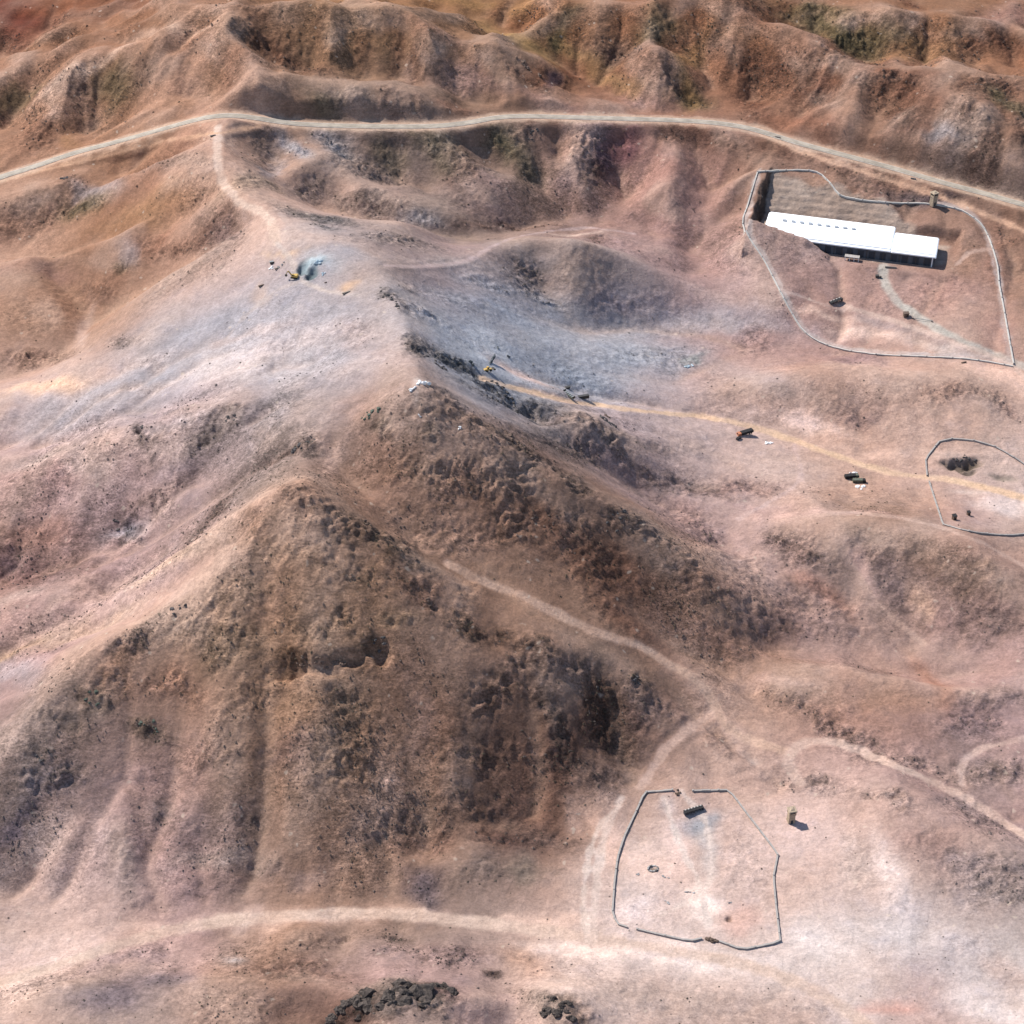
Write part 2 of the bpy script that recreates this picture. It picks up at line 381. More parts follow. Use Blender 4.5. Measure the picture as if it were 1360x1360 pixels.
# patches of another soil or of bare rock, the dark ones partly painted slope shade: pixel centre, half axes, turn, kind, strength, how rocky
PATCH = [
 # top left
 (15,20,40,28,0,(120,30,25),.7,0),(70,10,60,14,-10,'R',.5,0),(60,60,80,14,-12,'B',.5,.1),(130,15,60,8,-8,'N',.4,.1),
 (150,105,26,22,-30,'V',.6,.6),(195,85,24,22,-30,'N',.5,.5),(110,115,20,14,-35,'N',.5,.5),(75,110,26,9,-35,'N',.6,.2),(20,135,26,16,-20,'V',.6,.4),
 (40,185,26,22,-25,'K',.6,.6),(90,180,16,14,0,'B',.4,.2),(115,160,18,10,0,'N',.5,.4),(250,62,20,9,-35,'K',.4,.4),(300,85,26,18,-40,'R',.5,.35),
 (275,110,18,13,-30,'B',.5,.3),(230,145,16,12,-30,'B',.5,.2),(330,85,10,26,10,'T',.5,0),(210,40,60,4,-24,'L',.5,0),(120,83,80,4,-12,'L',.5,0),
 (90,190,14,8,0,'O',.5,0),(60,160,14,5,-35,'D',.4,0),
 (380,85,70,16,28,'K',.8,.7),(430,60,40,30,10,'O',.4,.3),(350,12,40,14,10,'K',.6,.6),(510,40,60,22,0,'O',.5,.25),(440,30,10,34,5,'K',.4,.4),
 (480,70,12,30,8,'K',.4,.4),(520,75,8,28,8,'K',.6,.4),(550,85,10,28,12,'K',.6,.5),(505,60,6,40,5,'O',.6,0),(540,100,8,14,0,'T',.5,0),(600,110,30,18,10,'M',.5,.3),(640,115,30,14,0,'M',.4,.3),
 (480,12,90,9,5,'O',.7,0),(570,35,60,10,20,'R',.6,.1),(640,65,70,10,28,'B',.6,.2),(690,90,30,7,40,'K',.9,.8),(740,115,40,6,25,'K',.5,.6),(745,95,50,9,20,'R',.7,.1),(735,112,18,5,10,'U',.8,.1),
 (730,130,50,10,15,'P',.6,.1),(430,135,26,9,0,'V',.6,.4),(470,132,18,10,0,'N',.6,.5),(510,135,14,11,20,'K',.7,.6),(545,140,18,10,20,'K',.6,.6),(600,140,26,7,20,'R',.6,.4),
 (620,5,80,6,10,(188,150,108),.6,0),(690,50,50,9,30,(190,158,112),.7,0),(770,75,50,9,24,(190,158,112),.7,0),(820,110,40,10,20,(196,160,116),.6,0),(830,140,36,8,0,'T',.5,0),
 (665,12,22,7,-30,'K',.7,.6),(700,25,34,10,-20,'R',.5,.2),(730,52,9,18,10,'V',.8,.6),(745,25,26,8,-35,'V',.6,.4),(800,55,40,20,0,'B',.5,.5),(820,75,34,12,0,'N',.5,.6),
 (880,45,22,22,20,'V',.8,.6),(885,90,22,14,45,'K',.8,.8),(910,125,26,12,30,'V',.7,.7),(860,105,22,12,0,'T',.4,0),(850,130,26,10,0,'M',.6,.3),
 # top right
 (960,50,18,20,-20,'N',.7,.5),(985,30,40,14,10,'O',.3,0),(1000,100,30,16,-20,'K',.8,.8),(1035,95,18,22,-30,'K',.7,.8),(995,140,18,10,0,'K',.6,.6),(1070,170,70,16,20,'R',.7,.2),
 (1075,120,16,10,0,'T',.4,0),(1090,135,34,20,-30,'K',.5,.5),(1105,125,18,12,-30,'N',.7,.7),(1080,40,60,16,14,'V',.9,.8),(1130,48,50,16,10,'V',.8,.9),(1190,60,60,14,8,'V',.6,.7),
 (1125,75,70,9,12,'K',.8,.8),(1240,55,40,16,0,'B',.5,.4),(1280,50,40,10,20,'K',.5,.5),(1330,60,40,12,25,'K',.8,.7),(1210,75,60,8,0,'O',.5,0),(1180,118,50,22,0,'K',.9,.9),(1195,150,26,18,-30,'K',.7,.7),
 (1150,100,90,5,2,'R',.6,0),(1230,120,26,22,-50,'R',.7,0),(1320,118,40,16,15,'K',.9,.9),(1345,140,26,10,30,'V',.8,.8),(1275,150,20,26,20,'N',.7,.7),(1250,195,40,26,0,'N',.6,.4),(1300,205,22,22,0,'K',.8,.9),
 (1345,170,30,14,30,'K',.6,.6),(1240,185,24,8,0,'C',.5,.2),(1210,170,50,8,-25,'R',.5,0),(1340,235,40,10,8,'N',.6,.4),(1150,30,90,4,4,'T',.5,0),(1340,20,40,14,0,'M',.6,.2),(1000,4,60,5,4,'K',.7,.4),(1210,6,14,4,20,'K',.8,.6),
 (920,100,14,30,20,(190,150,100),.6,0),
 # under the road, left half
 (95,235,20,10,0,'K',.6,.8),(120,255,24,10,0,'G',.7,.2),(60,265,60,20,-10,'N',.5,.4),(105,278,22,10,-20,'V',.8,.9),(40,290,50,20,-20,'K',.4,.5),(230,215,50,12,-14,'N',.6,.5),
 (250,260,40,20,-20,'B',.6,.6),(205,280,50,14,-25,'O',.4,.1),(160,300,60,16,-30,'O',.5,.1),(190,312,26,14,-10,'R',.6,.4),(165,328,12,20,-40,'G',.6,.1),(160,345,16,8,0,'V',.8,.8),
 (300,295,30,26,-10,'K',.8,.7),(240,320,60,10,-25,'K',.8,.7),(305,315,14,12,0,'U',.6,.6),(130,380,22,14,0,'K',.5,.5),(290,330,50,26,-35,'N',.7,.4),(240,370,60,16,-35,'N',.5,.3),
 (70,400,60,30,0,'B',.6,.2),(30,420,50,30,0,'B',.7,.2),(60,360,60,10,20,'P',.4,0),(115,440,9,30,10,'D',.5,0),(180,445,22,9,-20,'N',.8,.8),(60,485,50,7,-10,'K',.5,.7),(60,520,60,9,-15,(236,190,150),.8,0),(130,490,20,10,-20,'T',.5,0),
 (345,215,26,20,0,'N',.5,.4),(385,208,16,9,30,'C',.8,.6),(350,225,14,10,0,'G',.5,0),(330,240,24,12,0,'V',.4,.6),(440,195,24,14,20,'C',.7,.8),(480,220,50,10,25,'N',.6,.6),(400,255,26,12,0,'N',.7,.6),
 (430,290,50,12,12,'E',.6,.7),(435,305,20,8,10,'E',.7,.6),(400,165,22,6,0,'T',.5,0),(520,190,60,8,25,'N',.5,.5),(510,215,24,14,30,'V',.5,.5),
 (585,195,20,22,30,'V',.9,.9),(605,220,22,22,40,'K',.8,.9),(560,180,24,10,0,'V',.5,.5),(680,200,18,18,20,'V',.9,.9),(700,175,18,7,-30,'K',.8,.8),(655,170,50,6,0,'N',.5,.2),(700,225,12,14,20,'V',.6,.6),
 (790,190,20,30,0,'U',.9,.9),(805,220,24,22,0,(100,78,96),.8,.8),(835,195,20,14,20,(140,86,96),.8,.4),(765,195,22,30,0,'T',.5,.4),(800,245,12,14,0,'K',.7,.8),(760,245,30,16,0,'M',.6,.3),
 (640,255,50,30,10,'M',.5,.1),(600,265,26,12,20,'N',.5,.3),(520,280,60,12,15,'N',.6,.4),(560,300,30,12,0,'C',.5,.5),(530,320,60,10,5,'N',.6,.6),(480,270,40,10,10,'N',.6,.6),(640,300,40,6,10,'K',.4,.6),(700,300,40,4,3,'K',.7,.9),
 (880,230,40,40,-20,'P',.7,.1),(930,250,50,30,-30,'P',.5,.1),(970,195,60,12,12,'K',.7,.4),(900,180,20,8,0,'K',.6,.5),(900,290,50,20,10,'M',.4,.1),(1040,205,36,10,8,'K',.7,.3),
 # quarry and centre dust
 (430,320,60,14,6,'D',.7,0),(416,355,22,9,0,(184,198,204),.6,0),(450,340,50,16,0,'G',.7,0),(455,380,14,8,0,(228,186,140),.8,0),(378,346,18,4,0,(226,190,150),.8,0),(345,395,10,8,-20,(226,186,146),.6,0),
 (280,440,110,30,-24,'G',.8,0),(200,500,100,24,-14,'G',.8,0),(110,540,110,20,-10,'G',.6,0),(300,490,90,26,-10,(210,196,188),.7,.1),(400,460,90,24,-20,(216,196,186),.6,.2),(60,570,90,16,-10,'G',.5,0),
 (180,480,40,10,-20,'D',.6,.3),(320,450,80,6,-20,'D',.5,0),(480,450,30,20,0,'T',.4,.3),
 (515,392,14,9,20,(76,78,84),.9,1),(528,405,8,12,0,(76,78,84),.9,1),(545,385,26,8,30,'N',.6,.6),(560,420,40,8,25,'C',.8,.7),(600,400,60,12,15,'G',.6,.3),
 (650,380,40,10,25,'C',.6,.5),(620,350,60,8,5,'G',.7,.1),(560,345,60,6,5,'D',.5,0),(700,370,40,26,20,'N',.6,.6),(725,400,40,10,10,'C',.5,.7),(780,350,50,26,15,'B',.5,.3),(770,380,10,16,-20,'D',.5,0),
 (700,345,22,10,30,'K',.5,.8),(790,318,26,8,25,'K',.6,.6),(830,330,40,8,20,'M',.6,.3),(760,312,40,4,-5,'L',.5,0),(720,330,40,4,-20,'D',.5,0),(850,400,70,16,5,'M',.5,.4),
 (700,430,70,22,10,(160,167,177),.6,.1),(650,405,50,12,20,(164,170,178),.5,.1),(800,480,80,26,8,(166,172,180),.6,.1),(870,480,60,24,0,(168,172,176),.7,.3),(760,510,60,12,10,(158,166,176),.7,.3),
 (870,440,90,16,0,'G',.6,.2),(640,460,30,22,20,(200,205,208),.8,.1),(680,490,40,8,30,(224,190,172),.8,0),(730,525,40,6,15,(240,196,166),.9,0),(950,440,90,10,5,'D',.5,.1),(990,460,30,20,0,'M',.5,.5),
 (915,485,18,5,-30,(140,160,155),.7,.4),(980,400,80,14,5,'D',.4,0),
 # compound
 (1100,330,90,26,0,(190,162,152),.8,0),(1010,360,40,40,0,(188,162,152),.7,0),(1200,395,60,20,0,(184,148,134),.7,.2),(1280,350,26,26,-40,'B',.7,.2),(1270,390,40,26,0,'P',.6,.2),(1120,245,60,12,5,'B',.6,.2),(1160,240,90,12,12,'K',.5,.4),(1230,262,40,8,5,(100,96,108),.7,.5),
 (1345,310,26,14,20,'K',.8,.6),(1340,350,20,50,0,'R',.5,.3),(1110,415,60,7,14,(240,205,182),.9,0),(1150,445,60,14,4,(236,204,184),.8,0),(1250,460,60,9,10,(214,196,182),.8,0),(1340,460,20,50,0,'P',.4,0),(1200,430,60,7,20,'G',.4,0),(1330,500,60,12,20,(240,200,175),.6,0),
 (1160,245,12,10,0,'T',.3,0),
 # middle band left
 (60,630,60,26,-10,'P',.6,.2),(150,585,50,16,-14,'T',.5,.1),(190,575,20,16,0,'N',.6,.9),(185,573,6,12,-10,(60,52,52),.9,1),(235,560,40,8,-10,'C',.4,.6),(305,555,26,10,-20,(80,74,72),.7,1),(280,590,50,16,-20,(150,134,116),.8,.9),
 (215,593,16,4,-20,'K',.8,1),(400,588,30,14,-25,(74,66,62),.9,1),(370,605,40,8,-35,'K',.6,.9),(245,640,30,20,0,(140,118,118),.6,.6),(200,665,70,16,-20,'O',.3,.5),(156,700,12,20,-10,(56,62,84),1,1),(150,715,30,14,0,'C',.6,.6),(205,690,30,20,0,'N',.5,.7),
 (40,710,60,14,0,'R',.5,.2),(30,760,50,30,10,(140,100,96),.7,.5),(20,740,14,16,0,'U',.6,.3),(90,755,30,30,0,'K',.4,.3),(150,725,30,7,0,'K',.6,.9),(70,810,60,6,-20,'T',.5,.4),(150,790,80,16,-25,'T',.6,.3),(110,840,90,18,-20,(206,172,142),.7,.3),
 (20,790,40,10,-15,'D',.4,0),(20,890,40,30,0,'G',.5,.1),(20,860,60,8,-15,(196,160,110),.5,.2),(230,740,60,12,-30,(214,182,150),.7,.4),(170,520,60,6,-8,'D',.6,.4),(430,600,16,30,10,'T',.8,.1),(60,610,90,10,-10,'D',.5,0),
 # twin peaks
 (500,560,30,14,0,'K',.5,.9),(493,548,22,10,-10,(90,90,72),.8,1),(572,540,24,14,20,'N',.8,1),(575,570,18,14,30,(74,72,60),.9,1),(545,530,24,10,0,'K',.6,.9),(600,485,50,9,27,(62,62,60),1,1),(650,515,60,9,28,(76,72,72),.9,1),(565,475,24,8,20,(54,56,52),1,1),
 (560,508,12,5,-10,'W',1,0),(700,550,60,10,6,(76,68,66),.9,1),(770,560,60,14,12,(78,70,72),.9,1),(820,585,30,14,40,(84,72,72),.9,.9),(740,590,60,16,20,(120,98,92),.8,.7),(640,560,70,10,38,(92,74,64),.9,1),(700,600,60,8,35,(64,52,48),1,1),(760,640,30,9,40,(70,56,50),.8,1),
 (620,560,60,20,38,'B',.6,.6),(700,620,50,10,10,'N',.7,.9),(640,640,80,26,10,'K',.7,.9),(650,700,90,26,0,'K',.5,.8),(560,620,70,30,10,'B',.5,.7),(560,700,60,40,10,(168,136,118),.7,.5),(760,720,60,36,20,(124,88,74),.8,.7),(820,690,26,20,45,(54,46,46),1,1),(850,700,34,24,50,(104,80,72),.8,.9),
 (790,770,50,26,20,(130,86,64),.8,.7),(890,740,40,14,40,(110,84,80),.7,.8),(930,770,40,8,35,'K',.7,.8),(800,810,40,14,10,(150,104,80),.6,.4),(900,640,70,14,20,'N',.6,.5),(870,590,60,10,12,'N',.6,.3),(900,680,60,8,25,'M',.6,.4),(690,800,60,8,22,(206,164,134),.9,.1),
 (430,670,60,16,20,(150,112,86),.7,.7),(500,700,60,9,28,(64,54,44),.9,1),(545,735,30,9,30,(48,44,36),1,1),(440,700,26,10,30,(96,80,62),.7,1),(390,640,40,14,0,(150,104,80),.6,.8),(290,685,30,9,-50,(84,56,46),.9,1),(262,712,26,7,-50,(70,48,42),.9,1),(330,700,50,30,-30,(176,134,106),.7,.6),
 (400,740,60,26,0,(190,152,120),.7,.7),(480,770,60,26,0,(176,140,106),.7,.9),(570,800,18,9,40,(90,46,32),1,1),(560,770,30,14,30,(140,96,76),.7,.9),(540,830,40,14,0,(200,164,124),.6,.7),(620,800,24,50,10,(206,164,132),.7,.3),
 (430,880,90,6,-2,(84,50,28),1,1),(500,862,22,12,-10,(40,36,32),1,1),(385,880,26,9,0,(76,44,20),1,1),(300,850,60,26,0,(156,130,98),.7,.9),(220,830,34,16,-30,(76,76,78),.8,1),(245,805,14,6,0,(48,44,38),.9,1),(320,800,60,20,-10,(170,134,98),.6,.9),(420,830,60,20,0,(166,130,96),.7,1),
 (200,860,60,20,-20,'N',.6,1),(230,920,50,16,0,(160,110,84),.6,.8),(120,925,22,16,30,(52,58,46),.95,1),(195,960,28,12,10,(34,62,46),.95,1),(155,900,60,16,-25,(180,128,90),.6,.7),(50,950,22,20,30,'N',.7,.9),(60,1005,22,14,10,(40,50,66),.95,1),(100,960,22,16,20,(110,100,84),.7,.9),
 (60,1050,40,30,-20,(96,100,116),.85,.8),(30,1100,40,22,-30,(100,100,130),.8,.4),(95,1045,30,26,-20,'N',.6,.8),(190,1030,26,26,0,'M',.6,.2),(210,1080,26,26,0,'N',.6,.4),(70,1130,50,20,-35,(206,180,166),.7,0),(140,1140,26,40,0,(190,164,154),.6,.1),(160,1160,16,40,0,'N',.5,.3),
 (280,990,50,30,0,(150,112,92),.6,.7),(390,1010,50,30,0,(130,100,98),.7,.7),(330,930,60,26,0,(170,132,108),.5,.6),(480,980,50,50,0,(156,120,92),.7,.8),(470,930,40,16,0,(110,98,84),.6,.9),(560,960,14,60,8,(186,148,128),.7,.3),(500,1060,24,80,15,(196,162,142),.8,.2),(430,1160,40,16,-30,'T',.6,.1),
 (320,1118,24,10,10,(84,74,66),.8,1),(246,1135,7,3,10,(60,46,40),.9,.8),(620,1000,60,26,0,(136,108,92),.3,.8),(640,920,50,36,0,(130,104,94),.35,.9),(720,900,70,22,8,(120,98,92),.7,.9),(700,870,70,10,14,(80,60,52),.8,1),(620,830,34,7,38,(76,58,48),.8,1),
 (720,960,26,50,-8,(64,52,60),.9,.9),(745,985,18,34,-10,(44,38,48),.9,.9),(790,960,20,50,-14,(70,48,40),.95,.9),(820,970,26,36,-20,(84,64,58),.9,.9),(850,940,40,26,10,(130,106,102),.7,.7),(840,902,16,10,0,(58,50,42),1,1),(760,900,30,14,0,(110,86,90),.7,.8),(760,1020,60,10,-4,(96,78,76),.8,.8),
 (720,1030,50,20,0,'K',.4,.5),(620,1080,80,26,0,(140,110,96),.35,.5),(530,1090,50,26,0,(140,116,102),.6,.5),(700,1110,60,20,0,(120,100,92),.7,.5),(650,1120,40,12,5,(96,66,62),.7,.6),(640,1160,50,16,0,(150,132,120),.6,.3),(555,1180,40,22,15,(96,92,106),.85,.4),(550,1130,40,14,0,(150,110,92),.6,.4),
 (700,1160,30,16,20,(140,128,112),.7,.2),(620,1050,30,4,-10,'D',.5,0),(340,1170,60,12,0,'N',.7,.4),(260,1190,90,9,-6,(140,114,108),.5,.3),(290,1100,50,26,0,(156,132,124),.6,.3),(280,1150,50,12,0,(200,178,162),.5,.1),
 # right of the middle
 (770,560,40,5,5,'K',.8,1),(1060,720,34,26,0,(104,82,80),.9,.9),(1090,755,26,20,0,(90,72,70),.8,.9),(1160,740,40,22,20,(126,100,92),.7,.6),(1190,790,26,40,-30,(136,112,110),.7,.4),(1140,760,10,60,-22,(196,160,146),.7,0),(1230,740,40,26,0,(140,108,86),.7,.4),
 (1300,760,50,26,0,(120,98,78),.8,.5),(1320,820,40,36,0,(110,92,84),.8,.6),(1250,830,40,26,0,(150,116,108),.6,.3),(1225,810,14,26,-10,(226,182,148),.7,.1),(1080,820,60,26,0,(170,134,120),.5,.4),(1090,800,40,14,30,(176,120,94),.5,.2),(960,650,90,9,3,(130,100,96),.8,.6),(930,700,50,20,30,(150,120,112),.5,.4),
 (1000,670,60,5,6,'M',.6,.1),(1100,680,80,5,4,(216,178,164),.7,0),(990,760,60,26,30,'T',.6,.4),(1000,800,60,26,20,(170,136,122),.6,.4),(920,800,60,14,30,(120,92,84),.6,.7),(1000,830,70,7,25,'K',.4,.7),(980,860,60,20,10,(160,118,100),.6,.4),
 (1060,520,60,20,0,(180,146,124),.6,.2),(1140,540,60,22,0,(164,132,118),.6,.3),(1160,550,26,9,0,(140,112,112),.5,.3),(1260,520,60,16,8,(160,124,106),.7,.5),(1320,540,50,9,14,(130,98,88),.7,.6),(1090,570,60,9,0,(232,198,176),.7,0),(1060,560,40,12,0,(232,202,188),.7,0),(1190,600,90,9,4,(226,192,170),.5,0),
 (1130,480,30,9,5,(150,122,126),.6,.2),(950,520,40,40,0,'N',.3,.2),(1180,930,70,20,4,(186,140,110),.6,.1),(1240,910,40,20,40,(190,130,96),.6,.1),(1130,960,60,16,0,(196,150,126),.4,.1),(1040,910,60,14,0,(206,172,156),.6,.1),(1290,960,50,30,0,(144,120,118),.8,.5),(1340,940,40,16,0,(130,112,108),.6,.4),
 (1100,970,90,7,18,(120,98,92),.5,.9),(1200,1010,80,10,18,'N',.6,.8),(1080,1035,50,12,10,(140,120,110),.7,.7),(1180,1060,50,9,16,(150,130,118),.6,.8),(1330,1030,50,20,0,'N',.6,.7),(1310,1080,50,14,30,(150,134,128),.5,.6),(940,990,26,16,0,(146,114,98),.8,.6),(960,965,20,20,0,'T',.4,0),(1000,997,14,7,10,'W',.9,0),
 (1250,1130,40,26,0,(180,140,124),.6,.2),(1310,1160,50,26,0,(140,128,128),.8,.6),(1330,1190,40,14,0,(130,120,118),.6,.7),(1290,1250,40,16,0,(196,184,182),.6,.2),(1180,1160,26,60,0,(226,208,198),.6,.1),(1130,1140,26,30,0,(200,180,166),.5,.2),(1180,1240,90,40,0,(210,198,190),.6,0),
 (1340,1280,30,16,0,(196,164,146),.6,.1),(1180,1345,30,12,0,(214,160,140),.7,0),(1320,1340,60,26,0,(220,208,200),.6,0),(880,1325,110,26,8,(186,162,146),.75,.15),(1010,1345,70,22,10,(184,160,146),.7,.1),(1150,1290,60,26,30,(196,174,160),.6,0),(1075,1345,50,8,25,(180,160,148),.5,.2),
 # lower enclosure
 (930,1150,105,95,0,(200,174,160),.55,0),(790,1150,40,90,0,(200,172,156),.5,0),
 (935,1095,24,18,0,(150,160,168),.9,.1),(940,1130,16,34,3,(190,184,178),.8,0),(890,1065,14,14,0,(196,186,184),.7,.2),(860,1150,30,30,0,(236,206,188),.6,0),(930,1200,18,26,0,(246,226,210),.8,0),(975,1225,34,24,0,(216,176,158),.9,0),(860,1215,36,26,0,(226,208,200),.7,.1),(990,1150,34,40,0,(206,182,170),.6,.2),
 (900,1130,14,50,10,(238,206,190),.6,0),(775,1060,26,26,-40,(200,164,142),.7,.1),(800,1120,20,60,-10,(232,196,176),.6,0),(745,1065,12,26,20,(226,190,168),.5,0),(800,1260,100,12,5,(240,214,196),.7,0),(940,1275,100,12,8,(226,208,196),.7,0),(720,1225,80,8,3,(234,198,174),.7,0),
 (1100,1270,60,20,20,(228,214,204),.6,0),(700,1265,26,12,10,(190,144,112),.5,.2),(720,1285,40,20,10,(196,154,126),.5,.2),(1060,1100,50,50,0,(222,194,182),.5,0),
 (1335,668,40,12,5,(222,208,200),.7,0),(1300,648,26,6,10,(214,196,182),.6,0),(1262,605,20,6,0,(206,184,168),.5,0),(960,430,120,24,6,(176,176,180),.5,0),(1000,500,80,14,6,(176,168,168),.4,0),
 # lower left and foreground
 (250,1225,180,9,-6,(224,192,172),.6,0),(60,1260,90,16,-10,(218,190,176),.6,0),(450,1215,120,7,-2,(230,194,170),.6,0),(170,1270,60,12,-20,(180,150,150),.6,.5),(150,1330,60,26,-10,(124,112,122),.9,.3),(210,1300,40,14,0,(140,124,128),.7,.3),(310,1275,30,12,0,(170,158,148),.6,.2),(312,1275,14,4,-10,'W',.8,0),
 (390,1285,70,20,0,(150,112,92),.7,.7),(420,1250,70,12,-5,(156,124,104),.6,.5),(520,1250,26,6,4,(76,62,60),.9,.9),(600,1255,40,12,10,(140,112,110),.7,.7),(660,1290,14,5,10,(84,62,54),.8,.9),(560,1270,60,10,0,(160,132,126),.5,.6),(300,1330,80,26,0,(180,150,134),.4,.4),
 (520,1330,70,34,10,(66,60,58),1,1),(460,1345,34,16,-30,(48,30,26),1,1),(560,1310,50,14,8,(74,50,46),.9,1),(540,1340,40,14,0,(130,124,116),.7,1),(740,1340,34,22,0,(72,62,54),.95,1),(700,1330,30,20,0,(150,130,116),.6,.8),(640,1340,40,20,0,(200,166,152),.6,.1),(780,1350,26,14,30,(120,90,70),.7,.9),
]
rock = np.zeros((cny, cnx)); base_rows = base
pc = np.array([[p[0], p[1]] for p in PATCH], float)
ang = np.array([R(p[4]) for p in PATCH]); _e = np.array([1.2 if p[1] < 300 else 1. for p in PATCH]); rx = np.array([p[2] for p in PATCH]) * _e; ry = np.array([p[3] for p in PATCH]) * _e
c0 = hit(pc)
def fpt(P, c): # axis end on the horizontal-ish plane through the patch centre
    d = rays(P); t = (c[:, 2] - H) / d[:, 2]; q = d * t[:, None]; q[:, 2] += H; return q
gxh, gyh = np.gradient(blur(HF, 6), FG)[::-1]
def slope_pt(P, c):                        # axis end on the local tangent plane of the slope
    u, v = cell(c); a = bil(gxh, u, v); b = np.clip(bil(gyh, u, v), -.5, .9)
    d = rays(P); t = (c[:, 2] - H - a * c[:, 0] - b * c[:, 1]) / np.minimum(d[:, 2] - a * d[:, 0] - b * d[:, 1], -.12)
    q = d * t[:, None]; return q
def lim(q, k):                             # keep the patches from running away down the far side of a crest
    v = q[:, :2] - c0[:, :2]; d0 = np.linalg.norm(c0 - np.array([0, 0, H]), axis=1); m = k * d0 / F / np.clip((H - c0[:, 2]) / d0, .3, 1)
    l = np.hypot(v[:, 0], v[:, 1]) + 1e-6; return c0[:, :2] + v * np.minimum(1, 1.2 * m / l)[:, None]
pa = slope_pt(pc + np.stack([rx * np.cos(ang), rx * np.sin(ang)], 1), c0)
pb = slope_pt(pc + np.stack([-ry * np.sin(ang), ry * np.cos(ang)], 1), c0)
pa = lim(pa, rx); pb = lim(pb, ry)
wx2 = CX + 9 * fbm(CX, CY, 40, 330, 4, .6); wy2 = CY + 9 * fbm(CX, CY, 40, 340, 4, .6)
for k, p in enumerate(PATCH):
    a = pa[k] - c0[k, :2]; b = pb[k] - c0[k, :2]
    det = a[0] * b[1] - a[1] * b[0]
    if abs(det) < 1: continue
    dx = wx2 - c0[k, 0]; dy = wy2 - c0[k, 1]
    u = (dx * b[1] - dy * b[0]) / det; v = (-dx * a[1] + dy * a[0]) / det
    w = np.exp(-1.0 * (u * u + v * v) ** 1.5)
    rgb = PAL[p[5]] if isinstance(p[5], str) else p[5]
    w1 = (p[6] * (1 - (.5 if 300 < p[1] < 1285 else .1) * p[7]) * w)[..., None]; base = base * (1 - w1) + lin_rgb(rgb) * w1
    rock = rock * (1 - .6 * w * p[6]) + p[7] * w * (1 - rock * (1 - .6 * w * p[6]))
rock = np.clip(rock, 0, 1)
print('colours', time.time() - T0)
SOIL = np.stack([bil(base[..., k], fx * FG / CG, fy * FG / CG) for k in range(3)], -1).astype(np.float32)
_l = SOIL.mean(-1, keepdims=True); SOIL = ((_l + (SOIL - _l) * (.90 + .28 * np.maximum(np.clip((FY - 1340) / 180, 0, 1), np.clip((FY - 1080) / 300, 0, 1) * np.clip((-100 - FX) / 150, 0, 1)))[..., None]) * np.array([1.02, .975, .97]) * (np.clip(_l, .03, 1) / .33) ** .34 * (1 - .20 * np.clip((FY - 1120) / 300, 0, 1) - .06 * np.clip((FY - 1420) / 150, 0, 1))[..., None]).astype(np.float32)
ROCK = bil(rock, fx * FG / CG, fy * FG / CG)

# ------------------------------------------------------------ graded ground: road bench, tracks, pits
def path_world(P, step=1.5, curve=True):
    Q = spline(P, 4) if curve else lin(P, 4)
    return resample(hit(Q[:, :2]), step)
def soften(z, n):
    p = np.pad(z, n, mode='edge'); k = np.hanning(2 * n + 1); k /= k.sum(); return np.convolve(p, k, 'valid')
rough = np.clip(ROCK, 0, 1)
_w = bil(blur(np.clip((np.log10(ACC + 1) - 1.5) / 1.1, 0, 1), .8), fx * FG / G, fy * FG / G)          # sandy washes
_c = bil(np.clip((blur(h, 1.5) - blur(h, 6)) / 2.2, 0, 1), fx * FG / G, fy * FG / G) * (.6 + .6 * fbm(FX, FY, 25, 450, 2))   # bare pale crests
_s = bil(np.clip((np.hypot(*np.gradient(blur(h, 1.5), G)) - .16) / .35, 0, 1) * (soft ** 1.5), fx * FG / G, fy * FG / G)
ROCK = np.maximum(ROCK, _s * np.clip(.32 + .26 * np.clip((FY - 1150) / 250, 0, 1) + .5 * fbm(FX, FY, 50, 455, 4), 0, .85))
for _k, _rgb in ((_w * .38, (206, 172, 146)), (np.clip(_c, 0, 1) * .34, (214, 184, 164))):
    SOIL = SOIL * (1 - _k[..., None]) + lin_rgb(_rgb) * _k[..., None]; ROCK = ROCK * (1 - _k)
SOIL = SOIL.astype(np.float32)
# rock ledges: broken steps in the steep rocky faces
per = 4.6 + 1.6 * fbm(FX, FY, 60, 430, 2); zz_ = HF + 4.5 * fbm(FX, FY, 22, 432, 4); q_ = zz_ / per; fr_ = q_ - np.floor(q_)
led = (np.clip((fr_ - .45) / .3, 0, 1) - fr_) * per
HF += led * np.clip(rough * 1.5 - .3, 0, 1) * np.clip(-.05 + 1.5 * fbm(FX * .6, FY, 16, 434, 3), 0, .42)
# ribs and runnels: noise drawn out along the fall line
LG = 2.0; lny, lnx = int((Y1 - Y0) / LG) + 1, int((X1 - X0) / LG) + 1
ly, lx_ = np.mgrid[0:lny, 0:lnx]; hs_ = blur(bil(HF, lx_ * LG / FG, ly * LG / FG), 3); gyl, gxl = np.gradient(hs_, LG); gm = np.hypot(gxl, gyl) + 1e-6
r0 = np.random.default_rng(77).normal(0, 1, (lny, lnx)); n1 = blur(r0, .9); n1 /= n1.std(); n2 = blur(np.random.default_rng(78).normal(0, 1, (lny, lnx)), 2.4); n2 /= n2.std()
nz = n1 * .6 + n2; acc = nz.copy(); cnt = 1.
for sg in (1, -1):
    pu, pv = lx_.astype(float), ly.astype(float)
    for k in range(11):
        gu = bil(gxl, pu, pv); gv = bil(gyl, pu, pv); m_ = np.hypot(gu, gv) + 1e-4; pu = pu + sg * gu / m_; pv = pv + sg * gv / m_
        acc += bil(nz, pu, pv); cnt += 1
acc /= acc.std()
LIC = bil(acc, fx * FG / LG, fy * FG / LG); steep = bil(np.clip((gm - .1) / .35, 0, 1), fx * FG / LG, fy * FG / LG)
